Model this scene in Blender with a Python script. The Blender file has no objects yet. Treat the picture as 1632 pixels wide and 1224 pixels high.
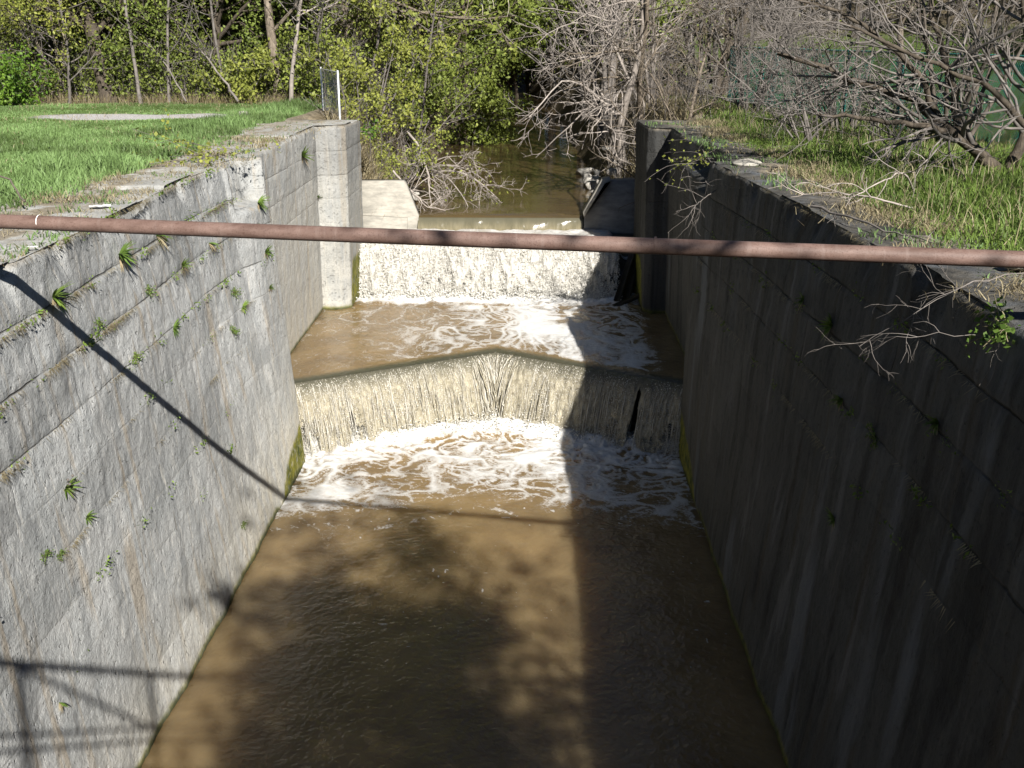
import bpy, math
import numpy as np
from mathutils import Vector, Euler

# ------------------------------------------------------------------ camera, light
scene = bpy.context.scene
col = scene.collection
CAM_Z = 8.73
cam_d = bpy.data.cameras.new('camera')
cam = bpy.data.objects.new('camera', cam_d); col.objects.link(cam)
cam.location = (0, 0, CAM_Z)
cam.rotation_euler = Euler((math.radians(90 - 18.0), 0, math.radians(1.08)), 'XYZ')
cam_d.sensor_width = 36.0
cam_d.lens = 36.0 * 1720 / 1632
cam_d.clip_start = 0.05; cam_d.clip_end = 1000
scene.camera = cam

SUN = np.array([0.51, -1.45, 1.0]); SUN = SUN / np.linalg.norm(SUN)      # towards the sun
world = bpy.data.worlds.new('World'); scene.world = world
world.use_nodes = True
wn = world.node_tree.nodes; wn.clear()
sky = wn.new('ShaderNodeTexSky'); sky.sky_type = 'NISHITA'; sky.sun_disc = False
sky.altitude = 3500; sky.air_density = .75; sky.dust_density = .2; sky.sun_elevation = math.asin(SUN[2]); sky.sun_rotation = math.atan2(SUN[0], SUN[1])
bg = wn.new('ShaderNodeBackground'); bg.inputs[1].default_value = 0.05
wo = wn.new('ShaderNodeOutputWorld')
world.node_tree.links.new(sky.outputs[0], bg.inputs[0]); world.node_tree.links.new(bg.outputs[0], wo.inputs[0])
sun_d = bpy.data.lights.new('sun', 'SUN'); sun_d.energy = 5.0; sun_d.angle = math.radians(0.5)
sun_d.color = (1.0, 0.955, 0.89)
sun = bpy.data.objects.new('sun', sun_d); col.objects.link(sun)
sun.rotation_euler = Vector((-SUN[0], -SUN[1], -SUN[2])).to_track_quat('-Z', 'Y').to_euler()
scene.view_settings.view_transform = 'Standard'
scene.view_settings.look = 'None'
scene.view_settings.exposure = 1.2
scene.view_settings.gamma = 1.0
scene.render.engine = 'CYCLES'
scene.cycles.max_bounces = 6
scene.cycles.transparent_max_bounces = 16
scene.cycles.caustics_reflective = False
scene.cycles.caustics_refractive = False

# ------------------------------------------------------------------ numpy helpers
def smooth(a, b, x):
    t = np.clip((x - a) / (b - a), 0, 1)
    return t * t * (3 - 2 * t)

def hsh(ix, iy, iz, seed):
    h = (ix.astype(np.int64) * 374761393 + iy.astype(np.int64) * 668265263 + iz.astype(np.int64) * 2147483647 + seed * 974711) & 0xFFFFFFFF
    h = ((h ^ (h >> 13)) * 1274126177) & 0xFFFFFFFF
    h = ((h ^ (h >> 16)) * 2246822519) & 0xFFFFFFFF
    h = h ^ (h >> 15)
    return (h & 0xFFFFFF) / float(0xFFFFFF)

def vnoise(x, y, z=None, seed=0):
    x = np.asarray(x, float); y = np.asarray(y, float)
    z = np.zeros_like(x) if z is None else np.asarray(z, float)
    x, y, z = np.broadcast_arrays(x, y, z)
    ix, iy, iz = np.floor(x), np.floor(y), np.floor(z)
    fx, fy, fz = x - ix, y - iy, z - iz
    fx = fx * fx * (3 - 2 * fx); fy = fy * fy * (3 - 2 * fy); fz = fz * fz * (3 - 2 * fz)
    r = 0
    for a in (0, 1):
        for b in (0, 1):
            for c in (0, 1):
                w = (fx if a else 1 - fx) * (fy if b else 1 - fy) * (fz if c else 1 - fz)
                r = r + w * hsh(ix + a, iy + b, iz + c, seed)
    return r

def fbm(x, y, z=None, seed=0, o=4, g=0.5):
    s = 0; a = 1; n = 0
    x = np.asarray(x, float); y = np.asarray(y, float); z = np.zeros_like(x) if z is None else np.asarray(z, float)
    for k in range(o):
        s = s + a * vnoise(x * 2 ** k, y * 2 ** k, z * 2 ** k, seed + 17 * k); n += a; a *= g
    return s / n

def unit(v):
    return v / np.maximum(np.linalg.norm(v, axis=-1, keepdims=True), 1e-9)

class MB:
    """collects vertices, quads, triangles and per-vertex attributes; builds ONE mesh object"""
    def __init__(self):
        self.V = []; self.Q = []; self.T = []; self.n = 0; self.A = {}
    def add(self, V, Q=None, T=None, **attrs):
        V = np.asarray(V, float).reshape(-1, 3)
        if Q is not None and len(Q): self.Q.append(np.asarray(Q).reshape(-1, 4) + self.n)
        if T is not None and len(T): self.T.append(np.asarray(T).reshape(-1, 3) + self.n)
        self.V.append(V)
        for k, a in attrs.items():
            self.A.setdefault(k, []).append((self.n, np.asarray(a, float)))
        self.n += len(V)
        return self
    def mesh(self, name, mat, smooth_shade=True):
        me = bpy.data.meshes.new(name)
        V = np.concatenate(self.V) if self.V else np.zeros((0, 3))
        Q = np.concatenate(self.Q) if self.Q else np.zeros((0, 4), int)
        T = np.concatenate(self.T) if self.T else np.zeros((0, 3), int)
        me.vertices.add(len(V)); me.vertices.foreach_set('co', V.astype(np.float32).ravel())
        idx = np.concatenate([Q.ravel(), T.ravel()]).astype(np.int32)
        me.loops.add(len(idx)); me.loops.foreach_set('vertex_index', idx)
        nf = len(Q) + len(T)
        me.polygons.add(nf)
        st = np.concatenate([np.arange(len(Q)) * 4, len(Q) * 4 + np.arange(len(T)) * 3]).astype(np.int32)
        me.polygons.foreach_set('loop_start', st)
        me.update(calc_edges=True)
        if smooth_shade:
            me.polygons.foreach_set('use_smooth', np.ones(nf, bool))
        for k, parts in self.A.items():
            vec = parts[0][1].ndim == 2
            full = np.zeros((len(V), 3) if vec else len(V), np.float32)
            for o, a in parts: full[o:o + len(a)] = a
            at = me.attributes.new(k, 'FLOAT_VECTOR' if vec else 'FLOAT', 'POINT')
            at.data.foreach_set('vector' if vec else 'value', full.ravel())
        me.materials.append(mat)
        me.validate(); me.update()
        return me
    def build(self, name, mat, parent=None, smooth_shade=True):
        o = bpy.data.objects.new(name, self.mesh(name, mat, smooth_shade)); col.objects.link(o)
        if parent: o.parent = parent
        return o

def grid_faces(nu, nv, flip=False):
    i = np.arange(nu - 1)[:, None] * nv + np.arange(nv - 1)[None, :]
    q = np.stack([i, i + nv, i + nv + 1, i + 1], -1).reshape(-1, 4)
    return q[:, ::-1] if flip else q

def tag(o, label=None, cat=None, group=None, kind=None):
    if label: o['label'] = label
    if cat: o['category'] = cat
    if group: o['group'] = group
    if kind: o['kind'] = kind
    return o

def empty(name, loc, rz=0):
    o = bpy.data.objects.new(name, None); col.objects.link(o)
    o.location = loc; o.rotation_euler = (0, 0, rz); o.empty_display_size = .2
    return o

def copy_tree(o, parent=None):
    c = o.copy(); col.objects.link(c); c.parent = parent
    for ch in list(o.children): copy_tree(ch, c)
    return c

def box(mb, lo, hi, R=None, off=(0, 0, 0), bev=0.0, **at):
    lo = np.array(lo, float); hi = np.array(hi, float)
    if bev <= 0:
        V = np.array([[(lo, hi)[(k >> 0) & 1][0], (lo, hi)[(k >> 1) & 1][1], (lo, hi)[(k >> 2) & 1][2]] for k in range(8)])
        Q = [[0, 2, 3, 1], [4, 5, 7, 6], [0, 1, 5, 4], [2, 6, 7, 3], [0, 4, 6, 2], [1, 3, 7, 5]]
        T = []
    else:
        V = []; 
        c = [(lo, hi)[0], (lo, hi)[1]]
        for k in range(8):
            s = np.array([(k >> a) & 1 for a in range(3)])
            p = np.where(s == 1, hi, lo); ins = np.where(s == 1, -bev, bev)
            for a in range(3):
                q = p + ins; q[a] = p[a]; V.append(q)
        V = np.array(V); vi = lambda k, a: k * 3 + a
        Q = []; T = []
        for f in [[0, 2, 3, 1], [4, 5, 7, 6], [0, 1, 5, 4], [2, 6, 7, 3], [0, 4, 6, 2], [1, 3, 7, 5]]:
            ax = [a for a in range(3) if len({(k >> a) & 1 for k in f}) == 1][0]
            Q.append([vi(k, ax) for k in f])
        for a in range(3):
            for k in range(8):
                if not (k >> a) & 1:
                    k2 = k | (1 << a); b, c2 = [x for x in range(3) if x != a]
                    Q.append([vi(k, b), vi(k2, b), vi(k2, c2), vi(k, c2)])
        for k in range(8): T.append([vi(k, 0), vi(k, 1), vi(k, 2)])
    if R is not None: V = V @ np.asarray(R).T
    mb.add(V + np.array(off), Q, T, **{k: np.full(len(V), v) for k, v in at.items()})

def tubes(mb, pts, rad, k=4, rng=None, tone=None, cap=False):
    """pts (B,n,3), rad (B,n)"""
    B, n, _ = pts.shape
    t = np.gradient(pts, axis=1); t = unit(t)
    ref = np.zeros((B, 1, 3)); d = t.mean(1)
    ax = np.argmin(np.abs(d), axis=1); ref[np.arange(B), 0, ax] = 1
    u = unit(np.cross(t, ref)); v = np.cross(t, u)
    ph = np.arange(k) / k * 2 * np.pi
    V = pts[:, :, None, :] + rad[:, :, None, None] * (np.cos(ph)[None, None, :, None] * u[:, :, None, :] + np.sin(ph)[None, None, :, None] * v[:, :, None, :])
    b = (np.arange(B) * n * k)[:, None, None]; i = (np.arange(n - 1) * k)[None, :, None]; j = np.arange(k)[None, None, :]
    j2 = (j + 1) % k
    Q = np.stack([b + i + j, b + i + j2, b + i + k + j2, b + i + k + j], -1).reshape(-1, 4)
    at = {}
    if tone is not None: at['tone'] = np.repeat(np.broadcast_to(np.asarray(tone, float).reshape(-1), (B,)), n * k)
    nv = B * n * k
    T = None
    V = V.reshape(-1, 3)
    if cap:
        T = []
        for bb in range(B):
            for e in (0, n - 1):
                base = bb * n * k + e * k
                for q in range(1, k - 1): T.append([base, base + q, base + q + 1] if e else [base, base + q + 1, base + q])
    mb.add(V, Q, T, **at)

# ------------------------------------------------------------------ materials
def mat_new(name):
    m = bpy.data.materials.new(name); m.use_nodes = True
    nt = m.node_tree; nt.nodes.clear()
    out = nt.nodes.new('ShaderNodeOutputMaterial')
    return m, nt, out

class N:
    def __init__(self, nt): self.nt = nt
    def node(self, t, **kw):
        n = self.nt.nodes.new(t)
        for k, v in kw.items(): setattr(n, k, v)
        return n
    def link(self, a, b): self.nt.links.new(a, b)
    def val(self, sock, v):
        if hasattr(v, 'is_output'): self.link(v, sock)
        else: sock.default_value = v
    def attr(self, name, vec=False):
        n = self.node('ShaderNodeAttribute', attribute_name=name); return n.outputs['Vector' if vec else 'Fac']
    def coord(self): return self.node('ShaderNodeTexCoord').outputs['Object']
    def scale(self, v, s):
        n = self.node('ShaderNodeMapping'); self.link(v, n.inputs[0]); n.inputs['Scale'].default_value = s; return n.outputs[0]
    def noise(self, v, scale, detail=4, rough=.55, dist=0.0, col=False):
        n = self.node('ShaderNodeTexNoise'); self.link(v, n.inputs['Vector'])
        n.inputs['Scale'].default_value = scale; n.inputs['Detail'].default_value = detail; n.inputs['Roughness'].default_value = rough
        n.inputs['Distortion'].default_value = dist
        return n.outputs['Color' if col else 'Fac']
    def ramp(self, f, stops, interp='LINEAR'):
        n = self.node('ShaderNodeValToRGB'); self.link(f, n.inputs[0]); cr = n.color_ramp; cr.interpolation = interp
        while len(cr.elements) < len(stops): cr.elements.new(.5)
        for e, (p, c) in zip(cr.elements, stops):
            e.position = p; e.color = (c, c, c, 1) if not isinstance(c, (tuple, list)) else (*c, 1)
        return n.outputs[0]
    def mix(self, f, a, b, mode='MIX'):
        n = self.node('ShaderNodeMix', data_type='RGBA', blend_type=mode); self.val(n.inputs[0], f)
        for s, v in ((n.inputs[6], a), (n.inputs[7], b)):
            if hasattr(v, 'is_output'): self.link(v, s)
            else: s.default_value = (*v, 1) if len(v) == 3 else v
        return n.outputs[2]
    def math(self, op, a, b=None, clamp=False):
        n = self.node('ShaderNodeMath', operation=op, use_clamp=clamp); self.val(n.inputs[0], a)
        if b is not None: self.val(n.inputs[1], b)
        return n.outputs[0]
    def bump(self, h, strength, dist=.02, nrm=None):
        n = self.node('ShaderNodeBump'); self.link(h, n.inputs['Height']); n.inputs['Strength'].default_value = strength; n.inputs['Distance'].default_value = dist
        if nrm is not None: self.link(nrm, n.inputs['Normal'])
        return n.outputs[0]
    def bsdf(self, color, rough=.8, spec=.3, normal=None, metallic=0, **kw):
        n = self.node('ShaderNodeBsdfPrincipled')
        self.val(n.inputs['Base Color'], color if hasattr(color, 'is_output') else (*color, 1)); self.val(n.inputs['Roughness'], rough)
        self.val(n.inputs['Specular IOR Level'], spec); self.val(n.inputs['Metallic'], metallic)
        if normal is not None: self.link(normal, n.inputs['Normal'])
        for k, v in kw.items(): self.val(n.inputs[k], v)
        return n.outputs[0]

WL = 6.42                                # top of the walls
BLK = 2.1                                # block length

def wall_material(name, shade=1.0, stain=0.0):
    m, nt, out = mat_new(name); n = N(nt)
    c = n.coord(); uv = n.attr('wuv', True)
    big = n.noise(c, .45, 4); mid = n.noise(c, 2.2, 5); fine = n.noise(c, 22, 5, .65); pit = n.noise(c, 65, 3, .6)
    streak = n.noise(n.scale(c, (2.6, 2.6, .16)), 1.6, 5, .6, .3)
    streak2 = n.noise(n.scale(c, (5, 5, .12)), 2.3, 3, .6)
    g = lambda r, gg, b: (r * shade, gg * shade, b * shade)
    base = n.mix(n.ramp(big, [(.35, 0.), (.65, 1.)]), g(.275, .285, .282), g(.39, .397, .388))
    base = n.mix(n.math('MULTIPLY', n.ramp(mid, [(.42, 0.), (.62, 1.)]), .5), base, g(.43, .43, .415))
    base = n.mix(n.math('MULTIPLY', n.ramp(streak, [(.50, 0.), (.68, 1.)]), .6), base, g(.165, .172, .175))
    base = n.mix(n.math('MULTIPLY', n.ramp(streak2, [(.58, 0.), (.70, 1.)]), .6), base, g(.50, .48, .43))
    base = n.mix(n.math('MULTIPLY', n.ramp(n.noise(n.scale(c, (3.1, 3.1, .2)), 1.1, 3), [(.57, 0.), (.66, 1.)]), .5), base, g(.30, .235, .15))
    tone = n.attr('tone')
    base = n.mix(1.0, base, n.ramp(tone, [(0., .50), (.4, .80), (1., 1.15)]), 'MULTIPLY')
    cream = n.attr('cream')
    base = n.mix(n.math('MULTIPLY', cream, n.ramp(n.math('ADD', n.math('MULTIPLY', streak, .6), n.math('MULTIPLY', mid, .4)), [(.38, .25), (.55, 1.)])), base, g(.45, .425, .355))
    base = n.mix(n.math('MULTIPLY', n.ramp(fine, [(.5, 0.), (.72, 1.)]), .4), base, g(.09, .09, .085))
    sx = n.node('ShaderNodeSeparateXYZ'); n.link(uv, sx.inputs[0])
    def line(sock, half, w0, w1):
        d = n.math('PINGPONG', sock, half)
        mr = n.node('ShaderNodeMapRange'); mr.interpolation_type = 'SMOOTHSTEP'; n.link(d, mr.inputs[0])
        for k, v in ((1, w0), (2, w1), (3, 1.0), (4, 0.0)): mr.inputs[k].default_value = v
        return mr.outputs[0]
    hi = n.attr('jw')
    jn = n.ramp(n.noise(c, 1.1, 3), [(.40, 0.), (.60, 1.)])
    hj = n.math('MULTIPLY', line(sx.outputs[1], .315, .004, .017), n.math('MULTIPLY', hi, n.math('ADD', n.math('MULTIPLY', jn, .85), .15)))
    vj = n.math('MULTIPLY', line(sx.outputs[0], BLK / 2, .003, .012), n.math('MULTIPLY', n.math('MULTIPLY', hi, .6), n.ramp(n.noise(c, .9, 3), [(.45, 0.), (.62, 1.)])))
    jf = n.math('MULTIPLY', n.math('MAXIMUM', hj, vj), n.attr('face'))
    # pale lime lines along the better-kept lower joints
    lj = n.math('MULTIPLY', line(sx.outputs[1], .315, .002, .016), n.math('MULTIPLY', n.math('SUBTRACT', 1.0, hi), n.attr('face')))
    base = n.mix(n.math('MULTIPLY', lj, n.math('MULTIPLY', n.ramp(n.noise(c, 1.7, 3), [(.45, 0.), (.6, 1.)]), .45)), base, g(.40, .39, .35))
    base = n.mix(n.math('MULTIPLY', jf, .85), base, (.04, .037, .03))
    dirt = n.mix(n.noise(c, 12, 5, .7), (.10, .08, .055), (.33, .29, .22))
    base = n.mix(n.math('MULTIPLY', n.attr('dirt'), n.ramp(n.noise(c, 2.4, 4, .65), [(.38, 0.), (.55, 1.)])), base, dirt)
    if stain:      # pale and dark vertical stain bands, toned down to the wall's painted shade
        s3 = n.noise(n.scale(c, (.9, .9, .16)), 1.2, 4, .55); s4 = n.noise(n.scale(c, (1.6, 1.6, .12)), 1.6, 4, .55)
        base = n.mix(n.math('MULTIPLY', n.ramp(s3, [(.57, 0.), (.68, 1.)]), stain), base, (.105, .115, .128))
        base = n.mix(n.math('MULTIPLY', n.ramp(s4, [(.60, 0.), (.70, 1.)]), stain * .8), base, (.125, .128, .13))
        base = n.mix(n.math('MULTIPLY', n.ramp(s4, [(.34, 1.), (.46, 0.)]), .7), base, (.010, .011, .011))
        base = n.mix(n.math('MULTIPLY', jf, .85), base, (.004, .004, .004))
    moss = n.attr('moss')
    mf = n.math('MULTIPLY', moss, n.ramp(n.noise(c, 9, 4), [(.2, .35), (.5, 1.)]))
    mcol = n.mix(n.ramp(n.noise(c, 4, 5, .7), [(.35, 0.), (.62, 1.)]), (.035, .05, .006), (.20, .185, .02))
    base = n.mix(mf, base, mcol)
    wet = n.attr('wet')
    base = n.mix(wet, base, (.018, .024, .008))
    rk = n.noise(c, 7, 5, .7, .6)
    h = n.math('ADD', n.math('MULTIPLY', fine, .7), n.math('ADD', n.math('MULTIPLY', pit, .35), n.math('MULTIPLY', rk, .75)))
    h = n.math('SUBTRACT', h, n.math('MULTIPLY', n.ramp(n.noise(c, 11, 3, .6), [(.60, 0.), (.70, 1.)]), .8))
    h = n.math('SUBTRACT', h, n.math('MULTIPLY', jf, 1.2))
    b = n.bump(h, .85, .03)
    n.link(n.bsdf(base, .88, .25, b), out.inputs[0])
    return m

def simple(name, c1, c2, scale=8, rough=.8, spec=.3, bump=.3, bscale=40, bdist=.01, tone=False, stretch=None, metallic=0):
    m, nt, out = mat_new(name); n = N(nt)
    c = n.coord()
    if stretch: c = n.scale(c, stretch)
    f = n.noise(c, scale, 5, .6)
    base = n.mix(n.ramp(f, [(.3, 0.), (.7, 1.)]), c1, c2)
    if tone: base = n.mix(1.0, base, n.ramp(n.attr('tone'), [(0., .45), (1., 1.5)]), 'MULTIPLY')
    b = n.bump(n.noise(c, bscale, 4), bump, bdist)
    n.link(n.bsdf(base, rough, spec, b, metallic), out.inputs[0])
    return m

def leaf_material(name, dark, light, trans=.35):
    m, nt, out = mat_new(name); n = N(nt)
    base = n.mix(n.attr('tone'), dark, light)
    oi = n.node('ShaderNodeObjectInfo')
    base = n.mix(1.0, base, n.ramp(oi.outputs['Random'], [(0., (.75, .8, .8)), (1., (1.2, 1.12, 1.05))]), 'MULTIPLY')
    p = n.bsdf(base, .55, .25)
    t = n.node('ShaderNodeBsdfTranslucent'); n.link(base, t.inputs[0])
    mx = n.node('ShaderNodeMixShader'); mx.inputs[0].default_value = trans
    n.link(p, mx.inputs[1]); n.link(t.outputs[0], mx.inputs[2]); n.link(mx.outputs[0], out.inputs[0])
    return m

def ground_material():
    m, nt, out = mat_new('soil_and_turf'); n = N(nt)
    c = n.coord()
    f = n.noise(c, 1.3, 5, .65); f2 = n.noise(c, 14, 4)
    green = n.mix(f2, (.035, .06, .014), (.09, .13, .03))
    dirt = n.mix(f2, (.10, .085, .06), (.26, .235, .19))
    base = n.mix(n.attr('lawn'), dirt, green)
    litter = n.mix(n.ramp(n.noise(c, 6, 6, .7), [(.35, 0.), (.65, 1.)]), (.035, .028, .016), (.19, .155, .10))
    base = n.mix(n.attr('litter'), base, litter)
    gravel = n.mix(n.ramp(n.noise(c, 30, 3), [(.35, 0.), (.6, 1.)]), (.20, .19, .18), (.46, .45, .44))
    base = n.mix(n.attr('gravel'), base, gravel)
    b = n.bump(f2, .6, .05)
    n.link(n.bsdf(base, .95, .1, b), out.inputs[0]); return m

def water_material(name, brown, deep, foamcol=(.60, .597, .58), rip=10, ripd=.03, rough=.1, stretch=(1, 1, 1), sss=0):
    m, nt, out = mat_new(name); n = N(nt)
    c = n.coord(); cs = n.scale(c, stretch)
    silt = n.noise(cs, .7, 4, .6, .6)
    base = n.mix(n.ramp(silt, [(.35, 0.), (.68, 1.)]), deep, brown)
    foam = n.attr('foam')
    fn = n.noise(c, 16, 5, .7, .8)
    ff = n.math('ADD', foam, n.math('MULTIPLY', n.math('SUBTRACT', fn, .5), .9))
    ff = n.ramp(n.math('MULTIPLY', ff, n.ramp(foam, [(.02, 0.), (.12, 1.)])), [(.26, 0.), (.42, .42), (.62, .75), (.9, 1.)])
    fc = n.mix(n.noise(c, 7, 3), tuple(x * .86 for x in foamcol), foamcol)
    base = n.mix(ff, base, fc)
    h = n.math('ADD', n.noise(cs, rip, 3, .5, .4), n.math('MULTIPLY', n.noise(cs, rip * .3, 2), 1.5))
    h = n.math('ADD', h, n.math('MULTIPLY', ff, .5))
    b = n.bump(h, .5, ripd)
    r = n.math('ADD', n.math('MULTIPLY', ff, .5), rough)
    base = n.mix(n.attr('shallow'), base, (.055, .055, .036))
    p = n.bsdf(base, r, .5, b, **{'IOR': 1.33})
    if sss:
        pn = p.node; pn.subsurface_method = 'BURLEY'; n.val(pn.inputs['Subsurface Weight'], n.math('MULTIPLY', n.math('SUBTRACT', 1.0, ff), sss)); pn.inputs['Subsurface Radius'].default_value = (1.0, .75, .5); pn.inputs['Subsurface Scale'].default_value = .9
    n.link(p, out.inputs[0]); return m

def fall_material(name, c1, c2, bump=.9, spec=.7):
    m, nt, out = mat_new(name); n = N(nt)
    v = n.attr('fuv', True)
    s1 = n.noise(n.scale(v, (1, 1, 1)), 1.6, 5, .7, .3)
    base = n.mix(n.ramp(s1, [(.3, 0.), (.7, 1.)]), c1, c2)
    base = n.mix(n.math('MULTIPLY', n.attr('glass'), .85), base, (.085, .082, .058))
    base = n.mix(n.attr('spark'), base, (.78, .765, .71))
    b = n.bump(n.noise(v, 2.6, 5, .7), bump, .05)
    p = n.bsdf(base, .14, spec, b, **{'IOR': 1.33})
    t = n.node('ShaderNodeBsdfTranslucent'); n.link(base, t.inputs[0])
    mx = n.node('ShaderNodeMixShader'); mx.inputs[0].default_value = .2
    n.link(p, mx.inputs[1]); n.link(t.outputs[0], mx.inputs[2])
    tr = n.node('ShaderNodeBsdfTransparent')
    hole = n.attr('hole')
    hn = n.noise(v, 1.35, 4, .7, .2)
    k = n.ramp(n.math('SUBTRACT', n.math('ADD', hn, hole), .5), [(.40, 0.), (.48, 1.)])
    mo = n.node('ShaderNodeMixShader'); n.link(k, mo.inputs[0]); n.link(mx.outputs[0], mo.inputs[1]); n.link(tr.outputs[0], mo.inputs[2])
    n.link(mo.outputs[0], out.inputs[0]); return m

def pipe_material():
    m, nt, out = mat_new('rusty_pipe_paint'); n = N(nt)
    c = n.coord()
    f = n.noise(n.scale(c, (1, 3, 3)), 3, 6, .65); sp = n.noise(c, 90, 3, .7)
    base = n.mix(n.ramp(f, [(.32, 0.), (.68, 1.)]), (.092, .055, .043), (.175, .115, .095))
    base = n.mix(n.math('MULTIPLY', n.ramp(sp, [(.52, 0.), (.68, 1.)]), .7), base, (.05, .022, .016))
    drip = n.noise(n.scale(c, (30, 1, 1)), 3, 3)
    base = n.mix(n.math('MULTIPLY', n.ramp(n.noise(n.scale(c, (6, .5, .5)), 3, 3), [(.55, 0.), (.7, 1.)]), .3), base, (.20, .15, .13))
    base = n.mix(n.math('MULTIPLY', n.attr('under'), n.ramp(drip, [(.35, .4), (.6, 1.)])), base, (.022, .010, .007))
    n.link(n.bsdf(base, .6, .4, n.bump(sp, .35, .006)), out.inputs[0]); return m

M = {}
M['wall_l'] = wall_material('weathered_limestone', 1.0)
M['wall_r'] = wall_material('shade_toned_limestone', .155, .75)  # same limestone darkened: the right wall's shade is put into the colour
M['ground'] = ground_material()
M['water'] = water_material('muddy_water', (.205, .140, .066), (.135, .090, .042), sss=.85)
M['water_up'] = water_material('still_muddy_water', (.085, .058, .026), (.05, .036, .017), rip=5, ripd=.012, rough=.04, stretch=(.5, 1.2, 1))
M['fall'] = fall_material('falling_muddy_water', (.16, .14, .095), (.50, .455, .34))
M['froth'] = fall_material('white_falling_water', (.27, .255, .215), (.64, .625, .585))
M['weir_water'] = fall_material('smooth_weir_water', (.10, .09, .055), (.24, .21, .135), .15, .3)
M['pipe'] = pipe_material()
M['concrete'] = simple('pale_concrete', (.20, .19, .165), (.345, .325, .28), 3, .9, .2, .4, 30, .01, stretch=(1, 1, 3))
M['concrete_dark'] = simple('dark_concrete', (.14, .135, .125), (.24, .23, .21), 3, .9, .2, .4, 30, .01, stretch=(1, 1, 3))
M['wet_stone'] = simple('wet_dark_stone', (.018, .017, .012), (.06, .055, .04), 3, .4, .5, .6, 12, .05)
M['moss'] = simple('wet_moss', (.04, .06, .008), (.13, .14, .02), 6, .9, .2, .8, 25, .03)
M['timber'] = simple('wet_timber', (.02, .016, .011), (.07, .055, .04), 5, .5, .5, .5, 30, .01, stretch=(1, 1, 1))
M['driftwood'] = simple('bleached_wood', (.30, .26, .21), (.52, .47, .40), 9, .8, .2, .3, 50, .005)
M['rock'] = simple('broken_rock', (.22, .205, .18), (.42, .40, .36), 4, .9, .2, .7, 12, .04)
M['bark'] = simple('grey_brown_bark', (.085, .068, .050), (.22, .185, .145), 6, .9, .15, .8, 20, .03, stretch=(2, 2, .6))
M['bark_dark'] = simple('dark_bark', (.035, .028, .021), (.10, .083, .064), 6, .9, .15, .8, 20, .03, stretch=(2, 2, .6))
M['twig_pale'] = simple('pale_bare_twigs', (.16, .14, .122), (.31, .275, .245), 5, .8, .2, .2, 30, .01, tone=True)
M['twig_grey'] = simple('grey_bare_twigs', (.078, .070, .063), (.175, .157, .142), 5, .8, .2, .2, 30, .01, tone=True)
M['twig_dark'] = simple('dark_twigs', (.05, .042, .034), (.13, .11, .09), 5, .8, .2, .2, 30, .01, tone=True)
M['leaf'] = leaf_material('spring_leaves', (.085, .12, .026), (.235, .29, .06))
M['leaf_b'] = leaf_material('yellow_green_leaves', (.11, .14, .028), (.28, .315, .07))
M['leaf_bright'] = leaf_material('fresh_green_leaves', (.05, .12, .012), (.17, .28, .04))
M['leaf_dark'] = leaf_material('deep_green_leaves', (.03, .055, .01), (.11, .145, .025))
M['grass'] = leaf_material('lawn_blades', (.065, .105, .032), (.17, .275, .10), .25)
M['grass_r'] = leaf_material('meadow_blades', (.045, .08, .016), (.155, .235, .05), .25)
M['straw'] = leaf_material('dry_grass_blades', (.16, .125, .07), (.42, .36, .23), .25)
M['weed'] = leaf_material('weed_leaves', (.05, .095, .014), (.15, .23, .045), .3)
M['galv'] = simple('galvanised_steel', (.42, .44, .46), (.58, .60, .62), 12, .45, .5, .1, 60, .002, metallic=.6)
M['mesh_grey'] = simple('grey_chain_link', (.40, .44, .45), (.55, .58, .60), 12, .5, .5, .1, 60, .002)
M['green_paint'] = simple('green_plastic_coat', (.012, .16, .14), (.04, .25, .22), 12, .4, .5, .1, 60, .002)
M['white'] = simple('white_scrap', (.7, .7, .68), (.85, .85, .83), 12, .7, .3, .1, 60, .002)
M['steel'] = simple('grey_painted_steel', (.12, .12, .12), (.2, .2, .2), 12, .6, .5, .1, 60, .002)

# ------------------------------------------------------------------ lock walls
LIPC, LIPW = -0.85, 4.05
def lip(X): return 24.76 - np.minimum(np.abs(X - LIPC) / LIPW, 1.4) * 2.32

def left_plan():
    return [(-14, -4.83), (5, -4.83), (21.35, -4.83), (21.6, -4.95), (21.9, -5.70), (28.68, -5.74), (28.72, -5.25), (28.95, -4.99), (31.25, -4.97), (31.4, -5.1), (31.42, -7.2)]
def right_plan():
    return [(-14, 3.18), (5, 3.18), (21.9, 3.20), (22.1, 3.27), (22.35, 3.62), (28.38, 3.62), (28.42, 3.25), (28.6, 3.05), (31.25, 3.0), (31.4, 3.1), (31.42, 5.4)]
def left_top_shift(D):  return np.interp(D, [-14, 5, 11, 15, 17.7, 19.8, 20.4, 21.6, 21.9], [-.62, -.62, -.66, -.8, -.95, -.88, -.6, -.42, 0.08])
def right_top_shift(D): return np.interp(D, [-14, 5, 11, 12.5, 16.4, 20.8, 21.9, 22.3], [.82, .82, .82, .72, .50, .14, .10, -.1])

def edge_x(side, D):
    plan = left_plan() if side < 0 else right_plan()
    d = np.array([p[0] for p in plan]); x = np.array([p[1] for p in plan])
    return np.interp(D, d, x)
def notch(side, D, z):
    if side < 0:      # missing coping block in the left wall
        return .5 * smooth(19.95, 20.1, D) * (1 - smooth(21.3, 21.6, D)) * smooth(5.5, 5.62, z)
    return .42 * smooth(20.9, 21.0, D) * (1 - smooth(24.5, 26.5, D)) * smooth(5.75, 5.9, z)
def top_z(side, D):
    D = np.asarray(D, float)
    blk = np.floor(D / 1.45 + (0.3 if side < 0 else .7))
    r = hsh(blk, blk * 0, blk * 0, 5 if side < 0 else 9)
    z = WL + (r - .5) * .07 + .03 * (fbm(D * 2.1, D * 0 + 3.7, seed=4) - .5)
    return z

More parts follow.
